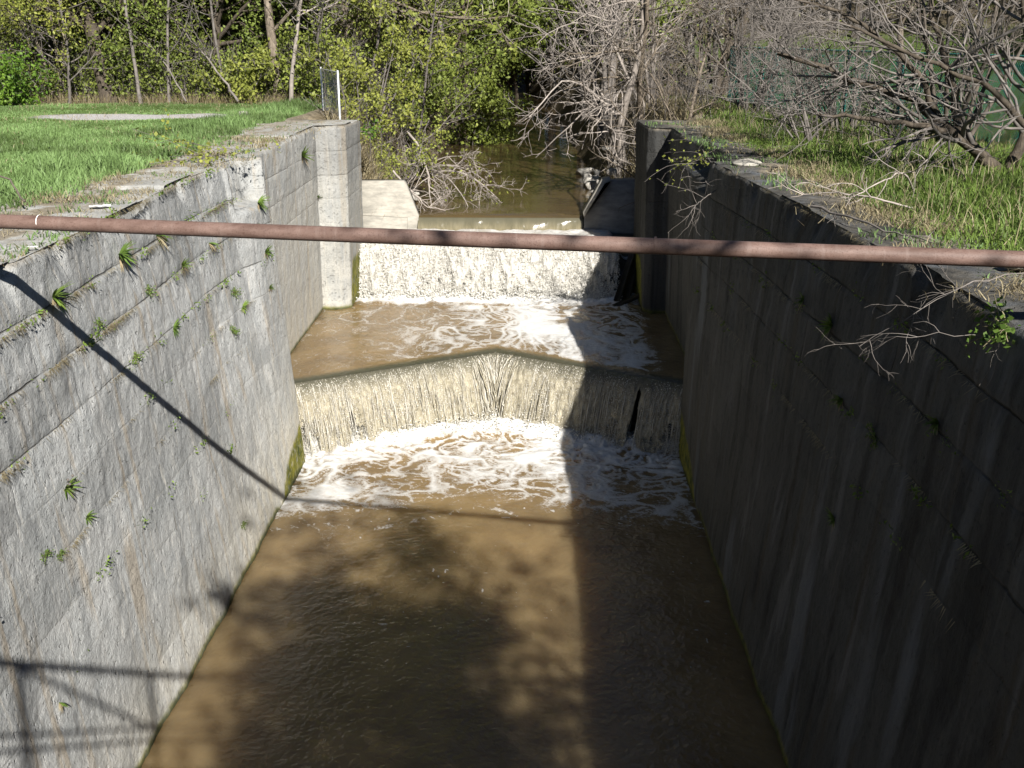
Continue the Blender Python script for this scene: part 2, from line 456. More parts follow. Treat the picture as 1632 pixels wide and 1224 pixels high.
def lock_wall(side, name, mat):
    sg = side                                             # bank lies towards sg * X
    plan = left_plan() if side < 0 else right_plan()
    P = [np.array(plan[0])]
    for a, b in zip(plan[:-1], plan[1:]):
        a = np.array(a); b = np.array(b); L = np.linalg.norm(b - a)
        n = None
        if a[0] < 5: st = .25 if b[0] <= 5 else .033
        else: st = .033 if a[0] < 21 else .04
        n = max(2, int(L / st))
        for k in range(1, n + 1): P.append(a + (b - a) * k / n)
    P = np.array(P); D = P[:, 0]; X0 = P[:, 1]
    s = np.concatenate([[0], np.cumsum(np.linalg.norm(np.diff(P, axis=0), axis=1))]) + D[0]
    tan = np.gradient(P, axis=0); tan /= np.linalg.norm(tan, axis=1, keepdims=True)
    nx = tan[:, 0] * (-sg); nd = -tan[:, 1] * (-sg)        # normal into the channel
    for _ in range(2):
        nx[1:-1] = (nx[:-2] + nx[1:-1] + nx[2:]) / 3; nd[1:-1] = (nd[:-2] + nd[1:-1] + nd[2:]) / 3
    tz = top_z(side, D)
    nz = 222
    tt = np.linspace(0, 1, nz)
    Z = -1.0 + (tz[:, None] + 1.0) * tt[None, :]
    Dg = np.broadcast_to(D[:, None], Z.shape); sgrid = np.broadcast_to(s[:, None], Z.shape)
    shift = (left_top_shift(D) if side < 0 else right_top_shift(D))[:, None] * np.clip(Z / WL, 0, 1.02)
    X = X0[:, None] + shift
    # masonry pattern (warped), matching the brick node
    wz = Z - WL + .63 * 20 + .05 * (fbm(sgrid * .35, Z * .35, seed=21) - .5) + .02 * (fbm(sgrid * 3, Z * 3, seed=22) - .5)
    row = np.floor(wz / .63)
    wsx = sgrid + 60 + .05 * (fbm(sgrid * 2, Z * 2, seed=23) - .5) + hsh(row, row * 0, row * 0, 31) * BLK
    colm = np.floor(wsx / BLK)
    br = hsh(colm, row, row * 0, 41)
    br2 = hsh(colm, row, row * 0, 47)
    fz = wz / .63 - row; fs = wsx / BLK - colm
    ed = np.minimum(np.minimum(fz, 1 - fz) * .63, np.minimum(fs, 1 - fs) * BLK + .03)
    near = 1 - smooth(19, 23, Dg)
    hi = smooth(2.0, 5.0, Z)                               # upper courses rougher
    jw = (.10 + .90 * smooth(3.6, 5.2, Z + .5 * (fbm(sgrid * .3, Z * .3, seed=29) - .5))) * (near * .6 + .4)
    amp = .12 + .88 * jw
    disp = (br - .5) * .016 * amp
    disp = disp - (1 - smooth(.0, .045, ed)) * .016 * amp * (.35 + vnoise(sgrid * .8, Z * .8, seed=51))
    disp = disp - (1 - smooth(.0, .11, ed)) * .009 * amp * br2
    rough = (fbm(sgrid * 3.2, Z * 3.2, seed=61, o=5, g=.62) - .5)
    disp = disp + rough * .05 * (.5 + .5 * hi) + (fbm(sgrid * 9, Z * 9, seed=64, o=3, g=.7) - .5) * .022 * (near * .7 + .3)
    disp = disp + (fbm(sgrid * .5, Z * .5, seed=62, o=3) - .5) * .12 * near
    # broken arrises: chunks missing at the top edge
    ch = fbm(sgrid * 1.3, Z * .6, seed=71, o=4)
    disp = disp - smooth(WL - .5, WL, Z) * smooth(.50, .68, ch) * .11 * (near * .8 + .2)
    disp = disp - (smooth(WL - .09, WL + .01, Z) ** 2) * .05
    fadein = 1.0
    X = X + sg * notch(side, Dg, Z)
    Xd = X + nx[:, None] * disp; Dd = Dg + nd[:, None] * disp
    V = np.stack([Xd, Dd, Z], -1)
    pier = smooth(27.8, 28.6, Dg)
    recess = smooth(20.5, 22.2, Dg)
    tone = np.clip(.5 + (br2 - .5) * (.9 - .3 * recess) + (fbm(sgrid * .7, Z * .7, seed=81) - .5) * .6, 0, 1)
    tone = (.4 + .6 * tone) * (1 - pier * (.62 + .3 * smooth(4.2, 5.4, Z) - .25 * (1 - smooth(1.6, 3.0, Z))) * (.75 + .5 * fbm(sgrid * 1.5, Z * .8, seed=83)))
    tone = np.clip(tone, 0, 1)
    cream = np.clip(recess * .5 + .75 * smooth(14, 21, Dg) * (1 - smooth(.2, 3.2, Z)) + .5 * (1 - smooth(.2, 1.6, Z)) * smooth(6, 12, Dg), 0, 1)
    cream = cream * (1 - .6 * smooth(4.6, 5.6, Z))
    cream = cream * (1 - .45 * pier)
    if side > 0: cream = cream * .8
    wl = np.where(Dg < (21.9 if side < 0 else 22.3), 0.0, 1.5)             # water level beside it
    wl = np.where(Dg > 31.1, 3.0, wl)
    # moss wedges beside the falls
    wob = .12 * (fbm(sgrid * 4, Z * 4, seed=91) - .5) + .55 * (fbm(sgrid * 1.6, Z * .5, seed=92, o=4, g=.65) - .5) * (np.abs(Dg - 21) < 2.6)
    h1 = .95 * smooth(18.6, 21.8, Dg) * (Dg < 22.0)
    h2 = 1.3 * smooth(28.75, 29.4, Dg)
    moss = np.where(Dg < 22.0, 1 - smooth(h1 - .06, h1 + .1, Z + wob), 0) * (h1 > .02)
    moss = np.maximum(moss, np.where(Dg > 28.75, (1 - smooth(h2 - .1, h2 + .1, Z - 1.5 + wob)) * smooth(28.8, 29.1, Dg), 0))
    moss = np.maximum(moss, (1 - smooth(.04, .16, Z - wl + wob * .6)) * .85)
    wet = (1 - smooth(.0, .12, Z - wl + wob * .5)) * .85
    mb = MB()
    wuv = np.stack([wsx, wz, np.zeros_like(wz)], -1)
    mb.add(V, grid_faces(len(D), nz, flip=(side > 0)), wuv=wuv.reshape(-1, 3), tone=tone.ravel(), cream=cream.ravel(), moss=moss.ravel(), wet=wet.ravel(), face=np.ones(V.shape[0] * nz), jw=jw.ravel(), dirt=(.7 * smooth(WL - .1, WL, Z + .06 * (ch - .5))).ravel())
    # top surface of the wall: worn coping
    Dt = np.concatenate([np.linspace(-14, 5, 60)[:-1], np.arange(5, 31.4, .05)])
    w = np.concatenate([[0, .04, .1], np.linspace(.18, 2.7, 46)])
    ex = edge_x(side, Dt) + (left_top_shift(Dt) if side < 0 else right_top_shift(Dt)) + sg * notch(side, Dt, WL - .01)
    W, DD = np.meshgrid(w, Dt)
    Xt = ex[:, None] + sg * W + sg * .05
    zt = top_z(side, Dt)[:, None] + (.055 * (fbm(Xt * 2.5, DD * 2.5, seed=101, o=5, g=.6) - .5) - .03 * smooth(.4, 1.2, W) * fbm(Xt, DD, seed=103)) * smooth(0, .2, W)
    Vt = np.stack([Xt, DD + 0 * Xt, zt], -1)
    tn = np.clip(.65 + (fbm(Xt * 1.2, DD * 1.2, seed=105) - .5) * .9, 0, 1)
    zt0 = np.zeros(tn.size)
    mb.add(Vt, grid_faces(len(Dt), len(w), flip=(side < 0)), tone=tn.ravel(), cream=np.full(tn.size, .25), moss=zt0, wet=zt0, face=zt0, jw=zt0, dirt=np.clip(.15 + smooth(.25, .95, W + .8 * (fbm(Xt * 1.1, DD * 1.1, seed=107) - .5)), 0, 1).ravel(),
           wuv=np.stack([DD.ravel(), Xt.ravel(), 0 * DD.ravel()], -1))
    return mb.build(name, mat)

lw = lock_wall(-1, 'lock_wall', M['wall_l'])
tag(lw, 'sunlit grey limestone canal wall on the left with weeds in its joints', 'lock wall')
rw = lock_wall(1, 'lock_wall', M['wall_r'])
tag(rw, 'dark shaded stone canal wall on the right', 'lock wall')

def LX(D, z): return float(edge_x(-1, D) + left_top_shift(D) * z / WL)
def RX(D, z): return float(edge_x(1, D) + right_top_shift(D) * z / WL)

# ------------------------------------------------------------------ ground: one sheet
def chan(D):
    xc = -1.0 + np.interp(D, [31, 60, 80, 100, 140], [0, -.1, -.3, -1.5, -9]); hw = np.interp(D, [31, 34, 60, 100], [2.75, 2.85, 2.3, 2.0])
    return xc, hw
def ground_z(X, D):
    base = WL - .02 + .14 * (fbm(X * .25, D * .25, seed=201) - .5) + .05 * (fbm(X * 1.5, D * 1.5, seed=202) - .5)
    far = np.maximum(0, D - 46) * .11 * smooth(46, 60, D) + .22 * np.maximum(0, D - 80)
    base = base + far + .10 * np.maximum(0, np.abs(X) - 34)
    base = base + np.where(X > 11, .035 * (X - 11), 0)
    xc, hw = chan(D)
    e = np.abs(X - xc) - hw
    slope = 2.55 + 3.85 * smooth(-.3, 2.9 + .6 * (fbm(D * .4, X * 0, seed=205) - .5), e) + .35 * (fbm(X * .9, D * .9, seed=206) - .5) * smooth(-.2, .6, e)
    slope = np.where(e > 2.9, slope + (e - 2.9) * 0.5, slope)
    valley = np.minimum(base, slope)
    low = smooth(-6.9, -6.3, X) * (1 - smooth(4.9, 5.5, X)) * (1 - smooth(32.95, 33.6, D)) * (D > 31)
    valley = valley * (1 - low) + np.minimum(valley, 1.8) * low
    # the lock pit
    inside = smooth(-6.45, -6.2, X) * (1 - smooth(4.3, 4.55, X))
    pit = base * (1 - inside) + (-1.6) * inside
    t = smooth(31.15, 31.5, D)
    z = pit * (1 - t) + valley * t
    onwall = (D < 31.4) & (((X < -5) & (X > -8.2)) | ((X > 3.2) & (X < 6.5)))
    rise = np.where(X < 0, smooth(-6.6, -8.0, X), smooth(4.6, 6.2, X))
    z = np.where(onwall & (inside < .01), base - .06 + .10 * rise, z)
    return z
def gz(x, d): return float(ground_z(np.array([float(x)]), np.array([float(d)]))[0])

xs = np.concatenate([np.arange(-110, -34, 4.), np.arange(-34, -10, .5), np.arange(-10, 9, .14), np.arange(9, 34, .5), np.arange(34, 111, 4.)])
ds = np.concatenate([np.arange(-60, -4, 4.), np.arange(-4, 30, .3), np.arange(30, 46, .16), np.arange(46, 90, .8), np.arange(90, 231, 5.)])
DG, XG = np.meshgrid(ds, xs)
ZG = ground_z(XG, DG)
xc, hw = chan(DG)
lawn = np.where(XG < 0, smooth(-7.3, -8.1, XG + .9 * (fbm(XG * .8, DG * .8, seed=210) - .5)), smooth(5.0, 5.9, XG + .9 * (fbm(XG * .8, DG * .8, seed=211) - .5)))
litter = np.where(XG < 0, smooth(37.8, 39, DG), smooth(34, 40, DG) * (1 - smooth(7, 9, XG) * (1 - smooth(60, 70, DG))))
litter = np.maximum(litter, smooth(31.3, 32, DG) * (1 - smooth(2.6, 3.6, np.abs(XG - xc) - hw)))
gn = fbm(XG * .6, DG * .9, seed=212)
gravel = smooth(0, .25, 1 - ((XG + 11.4) / 3.4) ** 2 - ((DG - 32.4) / 1.5) ** 2 + (gn - .5) * 1.1)
gmb = MB()
gmb.add(np.stack([XG, DG, ZG], -1), grid_faces(len(xs), len(ds)), lawn=lawn.ravel(), litter=litter.ravel(), gravel=gravel.ravel())
ground = tag(gmb.build('ground', M['ground']), kind='structure')

# ------------------------------------------------------------------ water
def lace(x, y, seed, sc=1.0):
    wx = x + .55 * (fbm(x * 1.3 * sc, y * 1.3 * sc, seed=seed, o=3) - .5) * 2; wy = y + .55 * (fbm(x * 1.3 * sc + 9, y * 1.3 * sc + 4, seed=seed + 1, o=3) - .5) * 2
    r = 0; a = 1
    for k, f in enumerate((1.6, 3.4, 7.0)):
        n = 1 - np.abs(2 * vnoise(wx * f * sc, wy * f * sc * .74, seed=seed + 5 + k) - 1)
        r = np.maximum(r, a * n ** (5 - k)); a *= .85
    return r

def pool_low():
    Xs = np.arange(-6.0, 4.0, .035)
    rows = np.concatenate([np.linspace(-14, 9, 40)[:-1], np.arange(9, 24.2, .035)])
    X, D = np.meshgrid(Xs, rows)
    base = lip(X) - .15 - 1.0 * np.clip(1 - np.abs(X - LIPC) / LIPW, 0, 1)     # where the curtain lands
    d = base - D
    c = np.abs(X - LIPC) / 4
    reach = 3.7 + 1.6 * fbm(X * .5 + 3, D * 0 + 1, seed=301, o=2) + .8 * smooth(-1.5, .2, X) - .5 * smooth(1.2, 2.8, X)
    la = lace(X, D * 1.25, 310); patch = fbm(X * .75 + 2, D * .6, seed=320, o=4)
    dens = (1 - .35 * smooth(.2, .5, d / reach)) * (1 - smooth(.7, 1.05, d / reach))
    near = 1 - smooth(.1, .7, d + .35 * (fbm(X * 2, D * 2, seed=322) - .5))
    leftbrown = np.exp(-((X + 3.0) / 1.2) ** 2 - ((d - 1.5) / .9) ** 2)
    centre = np.exp(-((X + 1.0) / 1.0) ** 2 - ((d - 2.3) / 1.3) ** 2)
    right = np.exp(-((X - 1.6) / 1.3) ** 2 - ((d - 1.6) / 1.2) ** 2)
    f = dens * (la * 1.0 + smooth(.46, .66, patch) * .38 * (1 - leftbrown) + centre * .42 + right * .15) - .12 * leftbrown
    f = np.maximum(f, near * 1.2)
    edge = np.exp(-((d - reach) / .14) ** 2) * (X < -.2) * .42 * smooth(.25, .7, la)
    f = np.maximum(f, edge)
    drift = lace(X * .8, D * .55, 330, 1.2) * smooth(.54, .72, fbm(X * .5, D * .35, seed=331, o=3)) * (1 - smooth(3.4, 8.5, d)) * .34
    drift = drift + .24 * lace(X, D * .6, 334, 1.6) * np.exp(-((X + .6) / 1.3) ** 2) * (1 - smooth(4, 9, d))
    f = np.maximum(f, drift)
    speck = (vnoise(X * 9, D * 9, seed=340) > .94) * smooth(.35, .7, vnoise(X * .7, D * .7, seed=341)) * .6 * (1 - smooth(6, 12, d)); f = np.maximum(f, speck)
    f = f * (d > -.6)
    turb = np.exp(-np.maximum(d, 0) / 1.6)
    z = .05 * (fbm(X * 2.2, D * 2.2, seed=350, o=4) - .5) * (.35 + 2.2 * turb) + .24 * (fbm(X * 3.5, D * 3.5, seed=351, o=4, g=.6) - .4) * (1 - smooth(0, 1.6, d)) + .03 * f * turb
    z = z + .12 * np.exp(-((d - .1) / .3) ** 2) + .05 * la * turb
    mb = MB(); mb.add(np.stack([X, D, z], -1), grid_faces(len(rows), len(Xs), True), foam=np.clip(f, 0, 1.3).ravel())
    return tag(mb.build('water', M['water']), kind='structure')
pool_low()

def pool_mid():
    Xs = np.arange(-6.0, 4.0, .035)
    v = np.linspace(0, 1, 230) ** 1.15
    X, Vv = np.meshgrid(Xs, v)
    L = lip(X)
    D = L + (30.6 - L) * Vv
    d = 30.0 - D                                                            # distance below the upper fall
    e = D - L
    la = lace(X, D * .75, 410); patch = fbm(X * .6, D * .45, seed=420, o=4)
    near = 1 - smooth(.1, .9, d + .5 * (fbm(X * 1.6, D * 1.6, seed=422) - .5))
    side = smooth(-4.2, .6, X + (d - 2.5) * .25)
    dens = (.45 + .65 * side) * (1 - .30 * smooth(2.5, 5.2, d)) * (1 - .8 * smooth(2.4, 3.3, X))
    f = dens * (la * .95 + smooth(.42, .6, patch) * .45 * side)
    f = np.maximum(f, near * 1.1 * (1 - .6 * smooth(2.4, 2.9, X)))
    f = f * smooth(.15, .55, e + .35 * (patch - .5))
    turb = np.exp(-np.maximum(d, 0) / 2.0)
    z = 1.53 + .05 * (fbm(X * 2.2, D * 1.6, seed=450, o=4) - .5) * (.4 + 1.6 * turb) * smooth(0, .5, e) + .24 * (fbm(X * 3.5, D * 3.5, seed=451, o=4, g=.6) - .4) * (1 - smooth(0, 1.6, d))
    z = z - .06 * np.exp(-e / .22)
    mb = MB(); mb.add(np.stack([X, D, z], -1), grid_faces(len(v), len(Xs), True), foam=np.clip(f, 0, 1.2).ravel(), shallow=(.9 * (1 - smooth(.12, .42, e + .1 * (patch - .5)))).ravel())
    return tag(mb.build('water', M['water']), kind='structure')
pool_mid()

def pool_up():
    Xs = np.arange(-13, 12, .12)
    rows = np.concatenate([np.arange(32.93, 33.6, .05), np.arange(33.6, 46, .2), np.arange(46, 130, 1.)])
    X, D = np.meshgrid(Xs, rows)
    z = 3.45 - .09 * np.exp(-(D - 32.93) / .22) + .012 * (fbm(X * .9, D * .7, seed=470) - .5)
    f = .16 * smooth(.60, .75, fbm(X * 2.2, D * 1.5, seed=471)) * (1 - smooth(33.4, 36, D))
    mb = MB(); mb.add(np.stack([X, D, z], -1), grid_faces(len(rows), len(Xs), True), foam=f.ravel())
    tag(mb.build('water', M['water_up']), kind='structure')
    # apron between the weir and the upper fall
    Xs = np.arange(-5.6, 3.6, .05); rows = np.arange(30.95, 33.0, .05)
    X, D = np.meshgrid(Xs, rows)
    z = 3.03 + .12 * (fbm(X * 3, D * 3, seed=475) - .5) - .06 * (1 - smooth(30.95, 31.2, D)) - .5 * smooth(2.3, 2.7, X) - .3 * (1 - smooth(-4.6, -4.2, X)) 
    f = .35 + .5 * fbm(X * 2, D * 1.2, seed=476) - .5 * (1 - smooth(-4.6, -3.6, X))
    mb = MB(); mb.add(np.stack([X, D, z], -1), grid_faces(len(rows), len(Xs), True), foam=np.clip(f, 0, 1).ravel())
    tag(mb.build('water', M['water']), kind='structure')
pool_up()

# ------------------------------------------------------------------ waterfalls
def curtain(mb, X0, start, ndir, v0, z0, drop, seed, freq, hole_fn, rows=46, push=.05, vf=2.2, glassy=.3):
    """sheet of falling water along a lip; each column follows its own parabola"""
    T = math.sqrt(2 * drop / 9.81)
    t = np.linspace(0, 1, rows) ** .8 * T
    TT, XX = np.meshgrid(t, X0); nX = len(X0)
    vv = v0 * (.85 + .3 * fbm(X0 * 2.3, X0 * 0, seed=seed))[:, None]
    adv = vv * TT
    fall = .5 * 9.81 * TT ** 2
    st = fbm(XX * freq, fall * vf * .6 + seed, seed=seed + 3, o=4, g=.6) - .5
    adv = adv + st * push * smooth(0, .3, TT) + .10 * (vnoise(XX * freq * .25, fall * .5, seed=seed + 8) - .5) * smooth(0, .4, TT)
    x = XX + ndir[0][:, None] * adv + .02 * (vnoise(XX * 5, fall * 2, seed=seed + 9) - .5)
    y = start[:, None] + ndir[1][:, None] * adv
    z = z0 - fall
    fuv = np.stack([XX * freq, fall * vf, np.full_like(XX, seed * .37)], -1)
    hole = hole_fn(XX, fall / drop)
    glass = np.clip(1 - smooth(.02, glassy, fall), 0, 1)
    mb.add(np.stack([x, y, z], -1), grid_faces(nX, rows, True), fuv=fuv.reshape(-1, 3), hole=hole.ravel(), glass=glass.ravel())

def strands(mb, rng, n, xr, startf, ndirf, v0, z0, drop, width, seed, freq=9., clump=None):
    x0 = rng.uniform(xr[0], xr[1], n)
    if clump is not None:
        keep = rng.random(n) < clump(x0); x0 = x0[keep]; n = len(x0)
    T = math.sqrt(2 * drop / 9.81)
    ta = rng.uniform(.0, .75, n) * T; tb = np.minimum(T, ta + rng.uniform(.12, .5, n) * T)
    k = 9; u = np.linspace(0, 1, k)
    t = ta[:, None] + (tb - ta)[:, None] * u
    v = v0 * rng.uniform(.80, 1.28, n)[:, None]
    sd = startf(x0)[:, None]; nd = ndirf(x0)
    adv = v * t; fall = .5 * 9.81 * t ** 2
    wob = (rng.normal(0, .012, (n, k))).cumsum(1) * .6
    x = x0[:, None] + nd[0][:, None] * adv + wob
    y = sd + nd[1][:, None] * adv + .02
    z = z0 - fall + rng.normal(0, .012, (n, k))
    r = width * rng.uniform(.4, 1.3, n)[:, None] * (np.sin(np.pi * (u * .9 + .05)) ** .7)[None] * rng.uniform(.55, 1.4, (n, k))
    pts = np.stack([x, y, z], -1)
    m0 = mb.n
    tubes(mb, pts, r, 4)
    nv = n * k * 4
    fuv = np.stack([np.repeat(x * freq, 4, axis=1).reshape(n, k, 4) if False else np.repeat((x * freq)[:, :, None], 4, 2), np.repeat((fall * 2.2)[:, :, None], 4, 2), np.full((n, k, 4), float(seed))], -1).reshape(-1, 3)
    mb.A.setdefault('fuv', []).append((m0, fuv)); mb.A.setdefault('hole', []).append((m0, np.full(nv, -1.0))); mb.A.setdefault('glass', []).append((m0, np.full(nv, .0))); mb.A.setdefault('spark', []).append((m0, np.repeat(np.random.default_rng(seed).random(n) * .55, k * 4)))

def drops(mb, rng, P, r, seed, spark=.8):
    """small flung droplets as octahedra"""
    n = len(P); o = np.array([[1, 0, 0], [-1, 0, 0], [0, 1, 0], [0, -1, 0], [0, 0, 1], [0, 0, -1]], float)
    V = P[:, None, :] + o[None] * r[:, None, None] * rng.uniform(.6, 1.5, (n, 6, 1))
    T = np.array([[0, 2, 4], [2, 1, 4], [1, 3, 4], [3, 0, 4], [2, 0, 5], [1, 2, 5], [3, 1, 5], [0, 3, 5]])
    T = (T[None] + (np.arange(n) * 6)[:, None, None]).reshape(-1, 3)
    mb.add(V.reshape(-1, 3), None, T, fuv=np.repeat(P * 3, 6, 0), hole=np.full(n * 6, -1.), glass=np.zeros(n * 6), spark=np.repeat(rng.random(n) * spark + .2, 6))

def lower_fall():
    rng = np.random.default_rng(5)
    s = 2.32 / LIPW
    nrm = math.hypot(1, s)
    def nd(X):
        sgn = np.clip(-(X - LIPC) / .35, -1, 1)                            # + on the left leaf, towards the middle
        return np.stack([sgn * s / nrm, -np.ones_like(X) / nrm])
    mb = MB()
    xs_ = np.arange(-5.62, 3.56, .013)
    gap = lambda X: .9 * np.exp(-((X - 2.52) / .06) ** 2) + .5 * np.exp(-((X + 4.55) / .05) ** 2) + .3 * np.exp(-((X + 4.2) / .06) ** 2)
    def hole(X, f):
        side = smooth(.9, 4.0, np.abs(X - LIPC))
        return -.14 + .48 * smooth(.1, .8, f) * (.55 + .45 * side) + gap(X) * smooth(.0, .2, f) + 1.5 * (fbm(X * 1.7, f * .4, seed=77, o=3) - .44) * smooth(.08, .6, f) * (.5 + .5 * side)
    curtain(mb, xs_, lip(xs_) + .0, nd(xs_), 1.3, 1.475, 1.50, 11, 8.5, hole, push=.13, vf=4.4, glassy=.4)
    curtain(mb, xs_ + .006, lip(xs_) + .03, nd(xs_), 1.15, 1.44, 1.48, 23, 11.0, lambda X, f: hole(X, f) + .05, push=.13, vf=3.6, glassy=.3)
    strands(mb, rng, 2600, (-5.5, 3.5), lip, nd, 1.2, 1.46, 1.48, .0095, 31, clump=lambda X: (.35 + .65 * vnoise(X * 3.2, X * 0, seed=7)) * (np.abs(X - 2.52) > .09))
    strands(mb, rng, 220, (-1.5, -.2), lip, nd, 1.45, 1.47, 1.48, .015, 37)
    n = 44000; X = rng.uniform(-5.5, 3.5, n); X = X[np.abs(X - 2.52) > .1]; n = len(X); f = rng.random(n) ** .8
    tt_ = np.sqrt(f * 1.48 * 2 / 9.81); vv_ = 1.15 * (.85 + .3 * fbm(X * 2.3, X * 0, seed=11)) + rng.normal(0, .10, n) + .05; dn = nd(X)
    drops(mb, rng, np.stack([X + dn[0] * vv_ * tt_, lip(X) + dn[1] * vv_ * tt_ - .02, 1.47 - f * 1.48], -1), rng.uniform(.003, .012, n) * rng.uniform(.6, 1.3, n), 5)
    # splash at the foot
    n = 11000; X = rng.uniform(-4.8, 3.0, n)
    b = lip(X) - .15 - 1.0 * np.clip(1 - np.abs(X - LIPC) / LIPW, 0, 1)
    P = np.stack([X + nd(X)[0] * .5, b + rng.normal(0, .16, n), np.abs(rng.normal(0, .13, n)) + .02], -1)
    drops(mb, rng, P, rng.uniform(.006, .022, n), 3)
    o = mb.build('waterfall', M['fall'])
    tag(o, kind='structure')
    # the mitred sill it falls over
    sb = MB(); X = np.arange(-6.0, 4.0, .06); Zs = np.linspace(-1, 1.44, 40)
    XX, ZZ = np.meshgrid(X, Zs, indexing='ij')
    rows = np.floor((ZZ + 5) / .4)
    YY = lip(XX) + .22 + .06 * (fbm(XX * 2.5, ZZ * 2.5, seed=501) - .5) - .05 * (hsh(rows, np.floor(XX / .9 + rows * .37), rows * 0, 55) - .5)
    sb.add(np.stack([XX, YY, ZZ], -1), grid_faces(len(X), len(Zs), True))
    Yt = np.linspace(.22, 1.2, 8); X2, Y2 = np.meshgrid(X, Yt, indexing='ij')
    sb.add(np.stack([X2, lip(X2) + Y2, 1.44 - .1 * (Y2 - .22)], -1), grid_faces(len(X), 8, True))
    tag(sb.build('lock_sill', M['wet_stone']), 'wet dark V-shaped stone sill behind the nearer waterfall', 'lock sill')
lower_fall()

def upper_fall():
    rng = np.random.default_rng(8)
    mb = MB(); xs_ = np.arange(-5.05, 2.5, .015)
    nd = lambda X: np.stack([.12 * np.sin(X * 2.1), -np.ones_like(X)])
    st = lambda X: 30.95 + .06 * np.sin(X * 1.7) + .05 * np.sin(X * 4.3 + 1)
    def hole(X, f):
        return -.25 + .62 * smooth(.15, .6, f) * smooth(.35, .7, fbm(X * 1.3, f * 1.2, seed=601)) + .25 * np.exp(-((X + 4.5) / .5) ** 2) * (1 - f) + .08 * smooth(1.9, 2.4, X) - .1 * np.exp(-((X + 1.2) / .7) ** 2)
    curtain(mb, xs_, st(xs_), nd(xs_), 1.25, 3.02, 1.55, 41, 5.0, hole, push=.42, vf=3.4, glassy=.06)
    curtain(mb, xs_ + .01, st(xs_) + .08, nd(xs_), 1.0, 2.98, 1.50, 47, 6.0, lambda X, f: hole(X, f) + .03, push=.34, vf=3.2, glassy=.06)
    curtain(mb, xs_ + .01, st(xs_) + .1, nd(xs_), .75, 2.95, 1.48, 53, 4.4, lambda X, f: hole(X, f) + .04, push=.3, vf=4.2, glassy=.06)
    n = 14000; X = rng.uniform(-4.95, 2.5, n); f = rng.random(n)
    P = np.stack([X, st(X) - 1.15 * np.sqrt(f * .31) - np.abs(rng.normal(0, .1, n)), 3.0 - 1.5 * f + rng.normal(0, .05, n)], -1)
    drops(mb, rng, P, rng.uniform(.005, .019, n), 3)
    n = 5000; X = rng.uniform(-4.95, 2.6, n)
    P = np.stack([X, 30.2 + rng.normal(0, .22, n), 1.5 + np.abs(rng.normal(0, .13, n))], -1)
    drops(mb, rng, P, rng.uniform(.008, .028, n), 3)
    tag(mb.build('waterfall', M['froth']), kind='structure')
    # thin sheet over the concrete weir further up
    mb = MB(); xs_ = np.arange(-3.5, 1.56, .03)
    curtain(mb, xs_, np.full_like(xs_, 32.95), np.stack([0 * xs_, -np.ones_like(xs_)]), .7, 3.37, .42, 71, 3.0, lambda X, f: -.6 + 0 * X, rows=18, push=.03, vf=1.0, glassy=.35)
    tag(mb.build('waterfall', M['weir_water']), kind='structure')
    # stepped stone ledge under the upper fall, with its mossy left end
    lb = MB(); X = np.arange(-5.6, 3.6, .07); Zs = np.linspace(.2, 2.93, 40); XX, ZZ = np.meshgrid(X, Zs, indexing='ij')
    YY = 31.12 + .12 * (fbm(XX * 2, ZZ * 2, seed=610) - .5) - .10 * np.floor((2.93 - ZZ) / .9)
    lb.add(np.stack([XX, YY, ZZ], -1), grid_faces(len(X), len(Zs), True))
    Yt = np.linspace(31.1, 33.2, 30); X2, Y2 = np.meshgrid(X, Yt, indexing='ij')
    lb.add(np.stack([X2, Y2, 2.93 + .05 * (fbm(X2 * 2, Y2 * 2, seed=611) - .5)], -1), grid_faces(len(X), 30, True))
    led = tag(lb.build('stone_ledge', M['wet_stone']), 'dark stepped stone ledge under the white upper waterfall', 'ledge')
    mm = MB(); X = np.linspace(-5.0, -4.05, 24); Y = np.linspace(31.0, 31.9, 20); X2, Y2 = np.meshgrid(X, Y, indexing='ij')
    Z2 = 3.02 + .16 * fbm(X2 * 4, Y2 * 4, seed=612) - .22 * smooth(-4.5, -4.05, X2) - .1 * (1 - smooth(31.0, 31.12, Y2))
    mm.add(np.stack([X2, Y2, Z2], -1), grid_faces(24, 20, True)); mm.build('moss_cushion', M['moss'], led)
upper_fall()

# weir and wing walls (cast concrete)
def prism_mesh(mb, poly_xz, y0, y1f):
    """poly in XZ extruded along Y; y1f gives the back face y per vertex"""
    n = len(poly_xz); A = np.array([[x, y0(x, z) if callable(y0) else y0, z] for x, z in poly_xz]); B = np.array([[x, y1f, z] for x, z in poly_xz])
    V = np.concatenate([A, B]); Q = [[i, (i + 1) % n, n + (i + 1) % n, n + i] for i in range(n)]
    T = [[0, i + 1, i] for i in range(1, n - 1)] + [[n, n + i, n + i + 1] for i in range(1, n - 1)]
    mb.add(V, Q, T)
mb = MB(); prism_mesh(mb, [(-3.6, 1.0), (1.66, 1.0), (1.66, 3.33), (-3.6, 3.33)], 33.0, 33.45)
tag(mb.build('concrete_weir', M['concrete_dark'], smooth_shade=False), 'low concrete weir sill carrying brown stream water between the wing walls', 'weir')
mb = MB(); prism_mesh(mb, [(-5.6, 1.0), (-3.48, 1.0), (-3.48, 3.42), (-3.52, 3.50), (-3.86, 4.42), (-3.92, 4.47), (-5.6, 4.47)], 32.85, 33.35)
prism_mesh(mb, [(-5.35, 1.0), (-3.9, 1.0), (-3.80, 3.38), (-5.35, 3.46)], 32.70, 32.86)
tag(mb.build('wing_wall', M['concrete'], smooth_shade=False), 'pale sunlit concrete wing wall with a sloping end on the left of the weir', 'wing wall')
